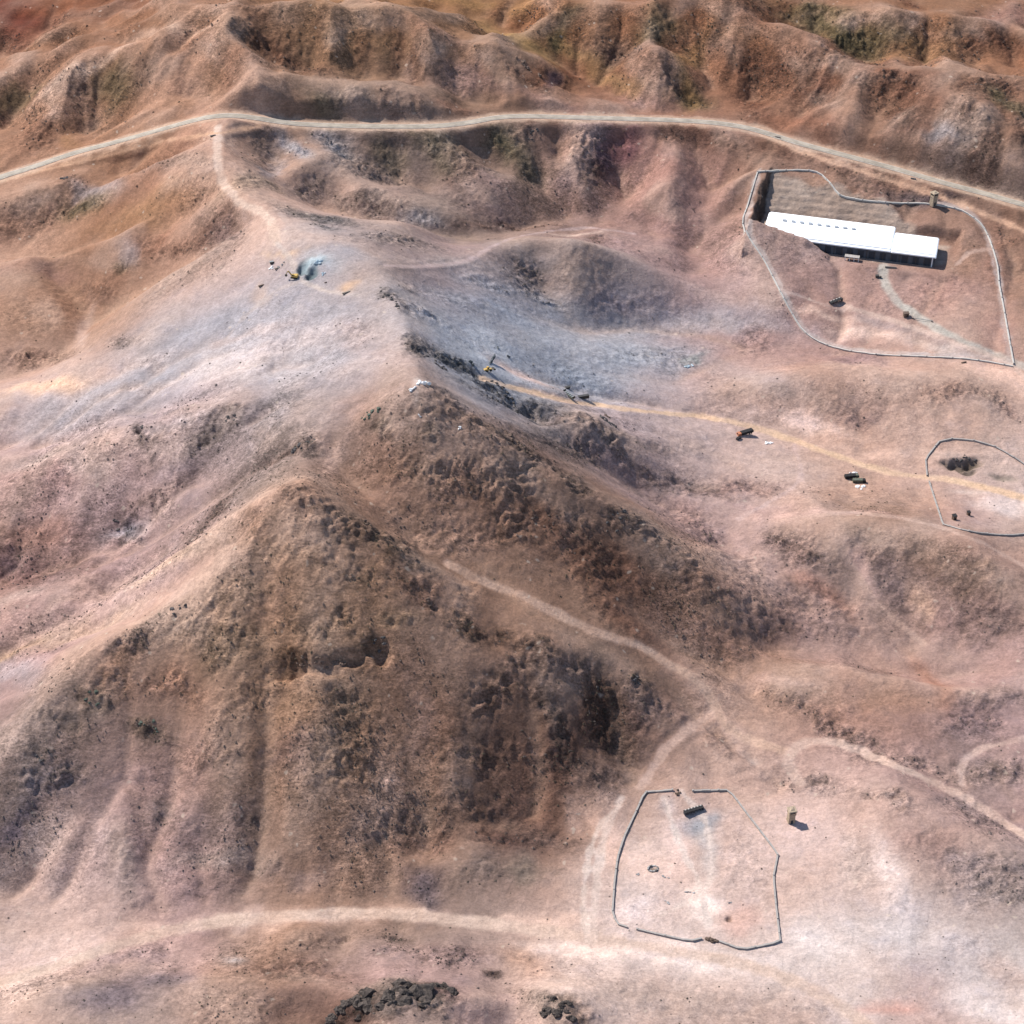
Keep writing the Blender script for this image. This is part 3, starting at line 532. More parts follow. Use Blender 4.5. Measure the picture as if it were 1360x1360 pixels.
calm = 1 - .88 * np.exp(-(((FX + 160) / 440) ** 2 + ((FY - 1172) / 138) ** 2) ** 1.5)
HF += LIC * steep * calm * (.3 + .35 * rough + .75 * np.clip((FY - 1200) / 200, 0, 1))
SOIL *= (1 + np.clip(LIC, -2, 2) * steep * calm * .10)[..., None].astype(np.float32)
HF += (.10 + .6 * rough) * (.9 * fbm(FX, FY, 10, 400, 4, .7)) + (.12 + 1.0 * rough) * fbm(FX, FY, 3.4, 410, 2, .8)
ridg = 1 - np.abs(fbm(FX * .8, FY * 1.1, 18, 420, 4, .7)); HF += rough * 2.2 * (np.clip(ridg, 0, 1) ** 2 - .5)
roadW = resample(at_h(spline(ROAD, 4.0)), 1.5); roadW[:, 2] = soften(roadW[:, 2], 14)
D, V = stamp(roadW, 28, roadW[:, 2]); w = 1 - smooth01((D - 6) / 11); HF = HF * (1 - w) + V * w; ROADD = D
roadW[:, 2] = hz(roadW[:, 0], roadW[:, 1])
# dirt tracks: name, width in metres, colour, how worn, pixels
TRACKS = [
 (6.0,(224,186,162),.9,[(597,750),(640,772),(690,790),(740,815),(790,838),(840,855),(885,880),(925,905),(945,930),(958,955),(985,978),(1020,990),(1050,1000)]),
 (6.0,(222,190,172),.9,[(1062,1040),(1048,1015),(1056,995),(1080,985),(1115,986),(1160,1005),(1220,1030),(1290,1065),(1380,1122)]),
 (5.0,(216,182,164),.7,[(945,950),(905,975),(880,1000),(862,1030),(850,1046)]),
 (7.5,(224,194,174),.85,[(-30,1315),(60,1287),(150,1257),(250,1231),(340,1220),(430,1214),(520,1214),(600,1221),(680,1231),(760,1242),(850,1256),(930,1270),(1000,1284),(1060,1305),(1120,1340),(1165,1375)]),
 (5.5,(242,204,170),.95,[(640,502),(700,520),(750,532),(800,539),(860,546),(940,555),(990,565),(1040,580),(1090,598),(1150,618),(1200,630),(1260,637),(1310,648),(1390,670)]),
 (5.6,(226,196,176),1.0,[(290,168),(289,200),(292,230),(301,250),(326,272),(350,283),(362,300),(368,322)]),
 (3.0,(214,196,184),.8,[(368,322),(384,343),(402,372),(432,386),(474,392)]),
 (3.0,(208,190,180),.6,[(402,372),(368,386),(330,416),(300,450)]),
 (3.6,(206,180,166),.7,[(372,283),(384,300),(392,318)]),
 (7.0,(206,196,182),.9,[(1173,353),(1174,372),(1187,396),(1216,418),(1252,440),(1300,462),(1345,481),(1390,500)]),
 (4.0,(214,196,186),.8,[(1010,224),(1001,250),(996,275),(989,298),(1000,320),(1018,345),(1038,385),(1056,418),(1075,443),(1108,459),(1160,467),(1220,470),(1290,473),(1343,481)]),
 (4.5,(206,186,176),.75,[(1240,268),(1285,279),(1306,305),(1322,345),(1331,400),(1338,450),(1343,478)]),
 (3.0,(214,180,162),.7,[(1270,352),(1285,338),(1302,332),(1314,331)]),
 (3.4,(212,186,180),.6,[(512,352),(560,354),(620,346),(655,326),(700,312),(780,303),(840,310)]),
 (4.0,(238,212,196),.8,[(786,1250),(792,1180),(800,1120),(826,1060)]),
 (3.6,(222,190,174),.7,[(1278,1040),(1276,1018),(1290,1003),(1320,990),(1380,978)]),
 (3.6,(216,180,160),.65,[(1108,700),(1128,745),(1170,805),(1225,855)]),
 (3.6,(220,186,168),.6,[(1040,690),(1130,681),(1200,689),(1260,704),(1310,724),(1380,764)]),
 (5.0,(228,184,154),.8,[(1010,178),(1080,206),(1160,232),(1240,258),(1300,282),(1390,318)]),
 (4.0,(226,180,146),.7,[(-20,246),(100,215),(200,190),(280,178),(345,168)]),
 (3.0,(220,190,180),.5,[(980,690),(1060,640),(1055,590)]),
 (5.0,(232,202,184),.7,[(1118,405),(1160,418),(1210,434),(1260,452),(1310,470),(1350,492),(1395,530)]),
 (3.4,(226,198,184),.6,[(1040,385),(1080,400),(1120,412)]),
 (3.2,(240,218,204),.85,[(882,1060),(896,1100),(912,1140),(930,1175),(940,1240)]),
 (2.8,(240,218,204),.8,[(905,1052),(935,1090),(945,1150),(932,1185),(880,1215)]),
 (2.8,(238,214,198),.8,[(778,1250),(776,1180),(790,1110),(815,1075)]),
 (3.0,(210,176,160),.5,[(1050,1000),(1000,1025),(960,1038),(920,1036)]),
]
TD = np.full((FNY, FNX), 1e3, np.float32); TI = np.full((FNY, FNX), -1, np.int16)
tw = fbm(FX, FY, 7, 500, 3) * .9
for k, (wd, rgb, st, P) in enumerate(TRACKS):
    W = path_world(P, 1.2); W[:, 2] = soften(W[:, 2], 10)
    D, V = stamp(W, wd * 1.6 + 4, W[:, 2]); hw = wd / 2
    w = (1 - smooth01((D - hw) / (hw + 2))) * (ROADD > 12); wk = .2 if k == 0 else .45; HF = HF * (1 - wk * w) + V * wk * w
    a = np.clip((1 - smooth01((D + tw * 1.3 - hw * .6) / (hw * .9))) * st * .92 * (1 + .3 * fbm(FX, FY, 14, 505, 2)), 0, 1)
    rut = 1 - .10 * np.exp(-((np.abs(D) - .9) / .45) ** 2)            # wheel ruts
    SOIL[:] = SOIL * (1 - a[..., None]) + lin_rgb(rgb) * a[..., None] * rut[..., None]; ROCK *= 1 - a
    b_ = (D + tw * .6 < hw); TI[b_ & (ROADD > 12)] = k
# verges of the main road are bare graded earth
a = (1 - smooth01((ROADD + tw * 2 - 6) / 4))[..., None] * .6; SOIL[:] = SOIL * (1 - a) + lin_rgb((226, 194, 168)) * a; ROCK *= 1 - a[..., 0]

# ---- the cutting dug for the long white building, in its own frame: s leftwards along the front, t towards the back
B0 = at_h([(1243, 341, 53)])[0][:2]; BE = at_h([(1083, 321, 53)])[0][:2] - B0; BE /= np.hypot(*BE); BN = np.array([BE[1], -BE[0]])
if BN[1] < 0: BN = -BN
ZB = 44.0
def bw(s, t, z): return np.array([B0[0] + BE[0] * s + BN[0] * t, B0[1] + BE[1] * s + BN[1] * t, z])
S_ = (FX - B0[0]) * BE[0] + (FY - B0[1]) * BE[1]; T_ = (FX - B0[0]) * BN[0] + (FY - B0[1]) * BN[1]
jit = 1.3 * fbm(FX, FY, 9, 600, 3)
dl = np.maximum(0, S_ - 135 + jit); dr = np.maximum(0, -6 - S_ + jit); db = np.maximum(0, T_ - 40 + jit); df = np.maximum(0, -3 - T_)
def bench(d, slope, step):                # a slope cut in steps
    z = d * slope; q = z / step; fr = q - np.floor(q); return (np.floor(q) + np.clip((fr - .25) / .6, 0, 1)) * step
cut = ZB + bench(dl, 1.8, 8) + dr * .9 + bench(db, .62, 3.2) + np.where(T_ > 34, np.maximum(0, 24 - S_), 0) * .9 + df * 1.1
front = smooth01((88 - S_) / 20)
cut2 = np.where((T_ < -3) & (S_ < 92), 1e3, cut)
near = (S_ > -40) & (S_ < 175) & (T_ > -30) & (T_ < 120)
dug = near & (cut2 < HF - .3)
HF = np.where(near, np.minimum(HF, cut2), HF)
fl = (1 - smooth01(np.maximum.reduce([S_ - 134, -12 - S_, T_ - 40, -9 - T_]) / 6)) * (S_ < 90 + 3 * 14) 
fl = np.where((T_ < -1) & (S_ > 78), 0, fl)
HF = HF * (1 - fl) + np.minimum(ZB, HF * 0 + ZB) * fl
zt = np.interp(S_, [80, 88, 96, 130, 142], [44, 50, 55.5, 64.5, 67]) + .5 * fbm(FX, FY, 5, 640, 2) - np.maximum(0, -4 - T_) * .42
bk = (S_ > 80) & (S_ < 142) & (T_ < -.8) & (T_ > -30); HF = np.where(bk, np.maximum(HF, zt), HF)
dug &= ~bk
a = (blur(dug.astype(float), 1.2) * .8)[..., None]
cutc = lin_rgb((186, 166, 150)) * (1 + .16 * fbm(FX, FY * 3, 12, 610, 3))[..., None]
cutc = np.where((dl > 0)[..., None], lin_rgb((52, 48, 46)), cutc)  # left face: its shade is put into the soil colour
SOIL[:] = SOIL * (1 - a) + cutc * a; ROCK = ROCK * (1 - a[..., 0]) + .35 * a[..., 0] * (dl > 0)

# ---- hollows dug into the ground: pixel, half width, half depth (m), depth, colour, spoil heap behind
def hollow(px, py, rx_, ry_, dep, rgb=None, p=4, tilt=0.):
    global HF
    c = hit([(px, py)])[0]; r = int(max(rx_, ry_) * 2.5) + 3; i = int((c[0] - X0) / FG); j = int((c[1] - Y0) / FG)
    sl = (slice(j - r, j + r), slice(i - r, i + r)); x = FX[sl] - c[0]; y = FY[sl] - c[1]
    ct, st_ = math.cos(R(tilt)), math.sin(R(tilt)); q = np.hypot((x * ct + y * st_) / rx_, (y * ct - x * st_) / ry_) * (1 + .22 * vnoise(FX[sl], FY[sl], 3., 620))
    w = np.exp(-q ** p); HF[sl] -= dep * w
    if rgb is not None:
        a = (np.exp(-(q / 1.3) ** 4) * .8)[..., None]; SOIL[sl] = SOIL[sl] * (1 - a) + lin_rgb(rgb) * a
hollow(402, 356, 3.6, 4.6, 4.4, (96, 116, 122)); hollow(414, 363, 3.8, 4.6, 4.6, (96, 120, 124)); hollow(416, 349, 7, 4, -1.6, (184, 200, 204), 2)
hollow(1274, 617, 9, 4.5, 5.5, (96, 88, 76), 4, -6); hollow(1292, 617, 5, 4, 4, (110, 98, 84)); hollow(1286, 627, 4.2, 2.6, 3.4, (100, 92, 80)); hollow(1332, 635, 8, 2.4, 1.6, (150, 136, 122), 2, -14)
hollow(1305, 606, 20, 4, -1.5, None, 2)
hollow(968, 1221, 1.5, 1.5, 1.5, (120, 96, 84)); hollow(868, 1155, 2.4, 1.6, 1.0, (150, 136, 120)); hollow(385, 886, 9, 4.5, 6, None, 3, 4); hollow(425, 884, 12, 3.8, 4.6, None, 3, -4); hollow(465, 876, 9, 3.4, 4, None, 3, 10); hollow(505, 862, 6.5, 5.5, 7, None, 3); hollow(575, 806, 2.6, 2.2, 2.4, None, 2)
hollow(185, 572, 3, 5, 3, None, 2); hollow(156, 700, 4, 6, 2, None, 2)
# ------------------------------------------------------------ the ground mesh (one grid; the worn tracks are cut out of it as pieces of their own)
def make_mesh(name, co, q, smooth=True):
    me = bpy.data.meshes.new(name); n = len(q); k = q.shape[1]
    me.vertices.add(len(co)); me.vertices.foreach_set('co', np.ascontiguousarray(co, np.float32).ravel())
    me.loops.add(n * k); me.loops.foreach_set('vertex_index', np.ascontiguousarray(q, np.int32).ravel())
    me.polygons.add(n); me.polygons.foreach_set('loop_start', np.arange(0, n * k, k, dtype=np.int32))
    me.polygons.foreach_set('use_smooth', np.full(n, smooth)); me.update(calc_edges=True)
    return me
NU, NV = 980, 1020
far = np.array([1.06, 1.2, 1.5, 2.1, 3.5, 6.0, 12.0])
u = np.r_[-far[::-1], np.linspace(-1, 1, NU), far]
yv = np.r_[np.array([-5200, -2600, -1200, -400, 100, 350, 450]), 500 * (1960. / 500) ** np.linspace(0, 1, NV), np.array([2040, 2200, 2500, 3100, 4200, 6000, 9000])]
half = np.interp(yv, [500, 1960], [250, 640]); half = np.where((yv < 500) | (yv > 1960), np.interp(yv, [-5200, 500, 1960, 9000], [600, 250, 640, 900]), half)
NU, NV = len(u), len(yv)
GX = u[None, :] * half[:, None]; GY = np.repeat(yv[:, None], NU, 1)
cu, cv = (GX - X0) / FG, (GY - Y0) / FG
GZ = bil(HF, cu, cv)
out = np.maximum.reduce([X0 - GX, GX - X1, Y0 - GY, GY - Y1]); ow = smooth01(out / 500)
GZ = GZ * (1 - ow) + ow * (45 + 28 * fbm(GX, GY, 900, 700, 3))
soil = bil(SOIL, cu, cv); soil = soil * (1 - ow[..., None]) + ow[..., None] * (lin_rgb((178, 144, 126)) * (1 + .2 * fbm(GX, GY, 400, 710, 2))[..., None])
soil *= ALB; rg = bil(ROCK, cu, cv) * (1 - ow)
att = np.concatenate([soil, rg[..., None]], -1).astype(np.float32).reshape(-1, 4)
co = np.stack([GX, GY, GZ], -1).reshape(-1, 3)
gy_, gx_ = np.gradient(HF, FG)
nrm = np.stack([-bil(gx_, cu, cv) * (out < 0), -bil(gy_, cu, cv) * (out < 0), np.ones_like(GX)], -1)
nrm = (nrm / np.linalg.norm(nrm, axis=-1, keepdims=True)).reshape(-1, 3)
idx = np.arange(NU * NV, dtype=np.int32).reshape(NV, NU)
quads = np.stack([idx[:-1, :-1], idx[:-1, 1:], idx[1:, 1:], idx[1:, :-1]], -1).reshape(-1, 4)
ti = TI[np.clip(cv.round().astype(int), 0, FNY - 1), np.clip(cu.round().astype(int), 0, FNX - 1)]; ti[out > 0] = -1
fk = ti[:-1, :-1].reshape(-1)

# ------------------------------------------------------------ materials
def new_mat(name):
    m = bpy.data.materials.new(name); m.use_nodes = True; return m, m.node_tree, m.node_tree.nodes['Principled BSDF']
def nd(nt, t, **kw):
    n = nt.nodes.new(t)
    for k, v in kw.items(): setattr(n, k, v)
    return n
def noise(nt, vec, scale, detail=4, rough=.6, lac=2.0):
    n = nd(nt, 'ShaderNodeTexNoise'); n.inputs['Scale'].default_value = scale; n.inputs['Detail'].default_value = detail; n.inputs['Roughness'].default_value = rough
    nt.links.new(vec, n.inputs['Vector']); return n.outputs['Fac']
def math_(nt, op, a, b=None, c=None, clamp=False):
    n = nd(nt, 'ShaderNodeMath', operation=op, use_clamp=clamp)
    for i, x in enumerate((a, b, c)):
        if x is None: continue
        if isinstance(x, (int, float)): n.inputs[i].default_value = x
        else: nt.links.new(x, n.inputs[i])
    return n.outputs[0]
def mapr(nt, x, a, b, c=0., d=1.):
    n = nd(nt, 'ShaderNodeMapRange', interpolation_type='SMOOTHSTEP'); nt.links.new(x, n.inputs['Value'])
    for k, v in zip(('From Min', 'From Max', 'To Min', 'To Max'), (a, b, c, d)):
        if isinstance(v, (int, float)): n.inputs[k].default_value = v
        else: nt.links.new(v, n.inputs[k])
    return n.outputs[0]
def mixc(nt, f, a, b, mode='MIX'):
    n = nd(nt, 'ShaderNodeMix', data_type='RGBA', blend_type=mode)
    for i, x in ((0, f), (6, a), (7, b)):
        if isinstance(x, (int, float)): n.inputs[i].default_value = x
        elif isinstance(x, tuple): n.inputs[i].default_value = (*x, 1)
        else: nt.links.new(x, n.inputs[i])
    return n.outputs[2]
def vmul(nt, v, s):
    n = nd(nt, 'ShaderNodeVectorMath', operation='MULTIPLY'); nt.links.new(v, n.inputs[0]); n.inputs[1].default_value = s; return n.outputs[0]

GM, nt, b = new_mat('desert_ground')
geo = nd(nt, 'ShaderNodeNewGeometry').outputs['Position']
a = nd(nt, 'ShaderNodeAttribute', attribute_name='soil'); colr = a.outputs['Color']; rk = a.outputs['Alpha']
warp = nd(nt, 'ShaderNodeVectorMath', operation='ADD'); wn_ = nd(nt, 'ShaderNodeTexNoise'); wn_.inputs['Scale'].default_value = .12; nt.links.new(geo, wn_.inputs['Vector'])
nt.links.new(vmul(nt, wn_.outputs['Color'], (7, 7, 7)), warp.inputs[0]); nt.links.new(geo, warp.inputs[1]); P = warp.outputs[0]
nA = noise(nt, geo, .03, 5, .6); nB = noise(nt, P, .16, 8, .68); nC = noise(nt, vmul(nt, geo, (.8, 1.1, 1.)), .75, 5, .8); nS = noise(nt, vmul(nt, P, (.10, .34, .5)), 1.0, 8, .7)
nR = noise(nt, vmul(nt, P, (.30, .55, .55)), 1.0, 9, .78); nW = noise(nt, geo, .055, 6, .62)
c = mixc(nt, mapr(nt, nA, .35, .7, 0., .35), colr, mixc(nt, 1.0, colr, (1.08, .95, .86), 'MULTIPLY'))
c = mixc(nt, mapr(nt, nW, .5, .72, 0., .35), c, mixc(nt, 1.0, c, (.88, .95, 1.08), 'MULTIPLY'))
amp = math_(nt, 'MULTIPLY_ADD', rk, 1.0, .30)
def vary(c, n, lo, hi):                     # brightness of the stones and grit themselves
    k = mapr(nt, n, .28, .72, lo, hi); k = math_(nt, 'MULTIPLY_ADD', math_(nt, 'SUBTRACT', k, 1.0), amp, 1.0)
    g = nd(nt, 'ShaderNodeCombineColor')
    for i in range(3): nt.links.new(k, g.inputs[i])
    return mixc(nt, 1.0, c, g.outputs[0], 'MULTIPLY')
c = vary(c, nB, .60, 1.42); amp = math_(nt, 'MULTIPLY_ADD', rk, .95, .30); c = vary(c, nC, .40, 1.66); c = vary(c, nS, .68, 1.34)
# dark varnished rock and dry scrub, thick where the ground is rocky
thr = math_(nt, 'MULTIPLY_ADD', rk, -.165, .695)
nF = noise(nt, vmul(nt, P, (.7, 1.1, 1.1)), 1.0, 6, .8)
nRR = math_(nt, 'MULTIPLY_ADD', math_(nt, 'SUBTRACT', nF, .5), .75, nR)
dk = mapr(nt, nRR, thr, math_(nt, 'ADD', thr, .045), 0., .9)
vc = mixc(nt, mapr(nt, nA, .4, .6), (.066, .048, .038), (.056, .058, .048))
c = mixc(nt, dk, c, mixc(nt, .35, vc, colr))
# scattered dark bushes and pale stones everywhere
vo = nd(nt, 'ShaderNodeTexVoronoi'); vo.inputs['Scale'].default_value = .22; nt.links.new(P, vo.inputs['Vector'])
sel = nd(nt, 'ShaderNodeSeparateColor'); nt.links.new(vo.outputs['Color'], sel.inputs[0])
pale = math_(nt, "MULTIPLY", mapr(nt, vo.outputs["Distance"], math_(nt, 'MULTIPLY', sel.outputs[1], .16), .36, .5, 0.), math_(nt, 'GREATER_THAN', sel.outputs[0], .965))
c = mixc(nt, pale, c, (.47, .37, .29))
nt.links.new(c, b.inputs['Base Color']); b.inputs['Roughness'].default_value = .95; b.inputs['Specular IOR Level'].default_value = .12
hgt = math_(nt, 'ADD', math_(nt, 'MULTIPLY', nB, 1.3), math_(nt, 'ADD', math_(nt, 'MULTIPLY', nC, .35), math_(nt, 'MULTIPLY', math_(nt, 'MULTIPLY', nR, rk), 2.4)))
bp = nd(nt, 'ShaderNodeBump'); bp.inputs['Strength'].default_value = .8; bp.inputs['Distance'].default_value = 1.0
nt.links.new(hgt, bp.inputs['Height']); nt.links.new(bp.outputs[0], b.inputs['Normal'])

def simple(name, col, rough=.8, var=.15, scale=1.5, bump=.0, metal=0., spec=.3):
    m, nt, b = new_mat(name); g = nd(nt, 'ShaderNodeTexCoord').outputs['Object']
    n = noise(nt, g, scale, 6, .65); k = mapr(nt, n, .3, .7, 1 - var, 1 + var)
    q = nd(nt, 'ShaderNodeCombineColor')
    for i in range(3): nt.links.new(k, q.inputs[i])
    nt.links.new(mixc(nt, 1.0, tuple(col), q.outputs[0], 'MULTIPLY'), b.inputs['Base Color'])
    b.inputs['Roughness'].default_value = rough; b.inputs['Metallic'].default_value = metal; b.inputs['Specular IOR Level'].default_value = spec
    if bump:
        bp = nd(nt, 'ShaderNodeBump'); bp.inputs['Distance'].default_value = bump; nt.links.new(n, bp.inputs['Height']); nt.links.new(bp.outputs[0], b.inputs['Normal'])
    return m
MT = dict(asphalt=simple('worn_asphalt', (.31, .265, .21), .9, .25, .1), kerbline=simple('pale_road_edge', (.42, .36, .295), .9, .25, .15), gutter=simple('dark_road_edge', (.17, .15, .125), .9, .4, .1),
          roof=simple('white_roof_sheet', (.86, .87, .87), .55, .04, .3), roofb=simple('dusty_roof_sheet', (.76, .755, .74), .6, .07, .2), roofc=simple('weathered_roof_sheet', (.81, .815, .81), .6, .08, .15), vent=simple('grey_vent', (.30, .32, .34), .6, .15), wallf=simple('shade_toned_wall_panel', (.075, .082, .095), .7, .2, .2), pale=simple('pale_concrete', (.50, .46, .41), .9, .2, .6), wallw=simple('white_wall_panel', (.62, .64, .64), .7, .08, .2), dark=simple('dark_door_and_shade', (.03, .035, .045), .6, .2),
          conc=simple('weathered_concrete', (.34, .305, .275), .9, .2, .6), concd=simple('dark_concrete', (.17, .15, .135), .95, .25, .6), stone=simple('sand_coloured_masonry', (.33, .255, .18), .95, .2, .8, .1), glass=simple('dark_glass', (.02, .02, .025), .15, .1, 1, 0, 0, .5),
          yellow=simple('yellow_machine_paint', (.46, .30, .09), .7, .15), black=simple('black_rubber', (.02, .02, .02), .9, .2), steel=simple('dark_steel', (.07, .065, .06), .6, .25, 1, 0, .4), orange=simple('orange_cab_paint', (.40, .15, .075), .6, .12),
          dcargo=simple('dark_tarpaulin', (.022, .020, .020), .9, .3), grey=simple('grey_metal', (.23, .24, .23), .6, .2, .8), olive=simple('drab_green_paint', (.10, .105, .075), .7, .2), white=simple('chalky_white_rubble', (.74, .72, .69), .9, .12, .8, .15),
          rubble=simple('grey_rubble', (.30, .285, .27), .95, .3, .7, .3), rust=simple('rusty_scrap', (.11, .075, .055), .85, .35, 1.2), wood=simple('weathered_timber', (.26, .215, .17), .9, .2, .8), slate=simple('dark_quarry_stone', (.10, .11, .115), .95, .3, .6, .3),
          cyan=simple('pale_blue_spoil', (.42, .50, .53), .95, .2, .5, .2))

# ------------------------------------------------------------ link the ground and its tracks
def piece(name, sel, label=None):
    q = quads[sel]; us, inv = np.unique(q, return_inverse=True)
    me = make_mesh(name, co[us], inv.reshape(q.shape).astype(np.int32))
    at_ = me.color_attributes.new('soil', 'FLOAT_COLOR', 'POINT'); at_.data.foreach_set('color', att[us].ravel())
    me.normals_split_custom_set_from_vertices(nrm[us])
    me.materials.append(GM); o = bpy.data.objects.new(name, me); COL.objects.link(o); o['kind'] = 'structure'; return o
piece('ground', fk < 0)
for k in range(len(TRACKS)):
    if (fk == k).sum() > 20: piece('dirt_track' if k != 7 else 'access_road', fk == k)
print('ground', time.time() - T0)

# ------------------------------------------------------------ object helpers
class MB:                                   # collects simple solids into one mesh
    def __init__(s): s.v = []; s.f = []
    def add(s, V, Fc):
        o = len(s.v); s.v += [tuple(map(float, p)) for p in V]; s.f += [tuple(i + o for i in f) for f in Fc]; return s
    def box(s, c, d, rz=0, taper=1., rx=0., ry=0.):
        x, y, z = [q / 2 for q in d]; M = Matrix.Translation(c) @ Matrix.Rotation(rz, 4, 'Z') @ Matrix.Rotation(ry, 4, 'Y') @ Matrix.Rotation(rx, 4, 'X')
        P = [(-x, -y, -z), (x, -y, -z), (x, y, -z), (-x, y, -z)] + [(-x * taper, -y * taper, z), (x * taper, -y * taper, z), (x * taper, y * taper, z), (-x * taper, y * taper, z)]
        return s.add([M @ Vector(p) for p in P], [(3, 2, 1, 0), (4, 5, 6, 7), (0, 1, 5, 4), (1, 2, 6, 5), (2, 3, 7, 6), (3, 0, 4, 7)])
    def cyl(s, a, b_, r0, r1=None, n=12):
        r1 = r0 if r1 is None else r1; a = Vector(a); b_ = Vector(b_); d = (b_ - a).normalized(); x = d.orthogonal().normalized(); y = d.cross(x)
        P = [a + (x * math.cos(t) + y * math.sin(t)) * r0 for t in [2 * math.pi * k / n for k in range(n)]] + [b_ + (x * math.cos(t) + y * math.sin(t)) * r1 for t in [2 * math.pi * k / n for k in range(n)]]
        return s.add(P, [tuple(range(n))[::-1], tuple(range(n, 2 * n))] + [(k, (k + 1) % n, n + (k + 1) % n, n + k) for k in range(n)])
    def prism(s, pts, y0, y1):                # outline in x,z pushed along y
        n = len(pts); P = [(x, y0, z) for x, z in pts] + [(x, y1, z) for x, z in pts]
        return s.add(P, [tuple(range(n)), tuple(range(n, 2 * n))[::-1]] + [(k, n + k, n + (k + 1) % n, (k + 1) % n) for k in range(n)])
    def lump(s, c, r, seed, sub=2, rgh=.3):
        bm = bmesh.new(); bmesh.ops.create_icosphere(bm, subdivisions=sub, radius=1.); rr = np.random.default_rng(seed)
        ph = rr.uniform(0, 6, 6)
        for v in bm.verts:
            p = v.co; k = 1 + rgh * (math.sin(2.3 * p.x + ph[0]) * math.cos(2.9 * p.y + ph[1]) + .5 * math.sin(5.1 * p.z + 4 * p.x + ph[2]) + .4 * math.cos(6.3 * p.y + ph[3] + 3 * p.z)) + rr.uniform(-.5, .5) * rgh * .6
            v.co = Vector((c[0] + p.x * k * r[0], c[1] + p.y * k * r[1], c[2] + p.z * k * r[2]))
        bm.verts.index_update(); s.add([v.co[:] for v in bm.verts], [tuple(v.index for v in f.verts) for f in bm.faces]); bm.free(); return s
    def build(s, name, mat, parent=None, bevel=0.):
        me = bpy.data.meshes.new(name); me.from_pydata(s.v, [], s.f)
        bm = bmesh.new(); bm.from_mesh(me); bmesh.ops.recalc_face_normals(bm, faces=bm.faces); bm.to_mesh(me); bm.free()
        me.materials.append(MT[mat] if isinstance(mat, str) else mat); o = bpy.data.objects.new(name, me); COL.objects.link(o); o.parent = parent
        if bevel: md = o.modifiers.new('bevel', 'BEVEL'); md.width = bevel; md.segments = 2
        return o
def tag(o, label, cat, group=None):
    o['label'] = label; o['category'] = cat
    if group: o['group'] = group
    return o
def empty(name, loc, rz, label, cat, group=None):
    o = bpy.data.objects.new(name, None); COL.objects.link(o); o.location = loc; o.rotation_euler = (0, 0, rz); o.empty_display_size = 1; return tag(o, label, cat, group)
def ground_at(px, py): return hit([(px, py)])[0]
def yaw(p, q):                              # heading of the line between two pixels, on the ground
    a, b_ = hit([p, q]); return math.atan2(b_[1] - a[1], b_[0] - a[0])

# ------------------------------------------------------------ main road: asphalt strip with pale and dark edge strips, on its graded bench
def ribbon(name, W, o0, o1, lift, mat, parent=None):
    T = np.gradient(W[:, :2], axis=0); T /= np.hypot(*T.T)[:, None]; N = np.stack([-T[:, 1], T[:, 0]], 1)
    A = W[:, :2] + N * o0; B_ = W[:, :2] + N * o1; z = W[:, 2] + lift
    co_ = np.concatenate([np.c_[A, z], np.c_[B_, z], np.c_[A, z - .6], np.c_[B_, z - .6]]); n = len(W); i = np.arange(n - 1)
    q = np.concatenate([np.stack([i, i + 1, n + i + 1, n + i], 1), np.stack([2 * n + i, 2 * n + i + 1, i + 1, i], 1), np.stack([n + i, n + i + 1, 3 * n + i + 1, 3 * n + i], 1)])
    me = make_mesh(name, co_, q, False); me.materials.append(MT[mat]); o = bpy.data.objects.new(name, me); COL.objects.link(o); o.parent = parent; return o
rw = resample(roadW, 4.0); rw[:, 2] = soften(np.maximum(rw[:, 2], hz(rw[:, 0], rw[:, 1])), 1)
o = ribbon('road', rw, -2.3, 2.3, .42, 'asphalt'); o['kind'] = 'structure'
for nm, a0, a1, lf, mt in (('road_shoulder', -3.6, -2.7, .36, 'kerbline'), ('road_gutter', -2.7, -2.3, .30, 'gutter'), ('road_shoulder', 2.6, 3.4, .36, 'kerbline'), ('road_gutter', 2.3, 2.6, .30, 'gutter')):
    o = ribbon(nm, rw, a0, a1, lf, mt); o['kind'] = 'structure'

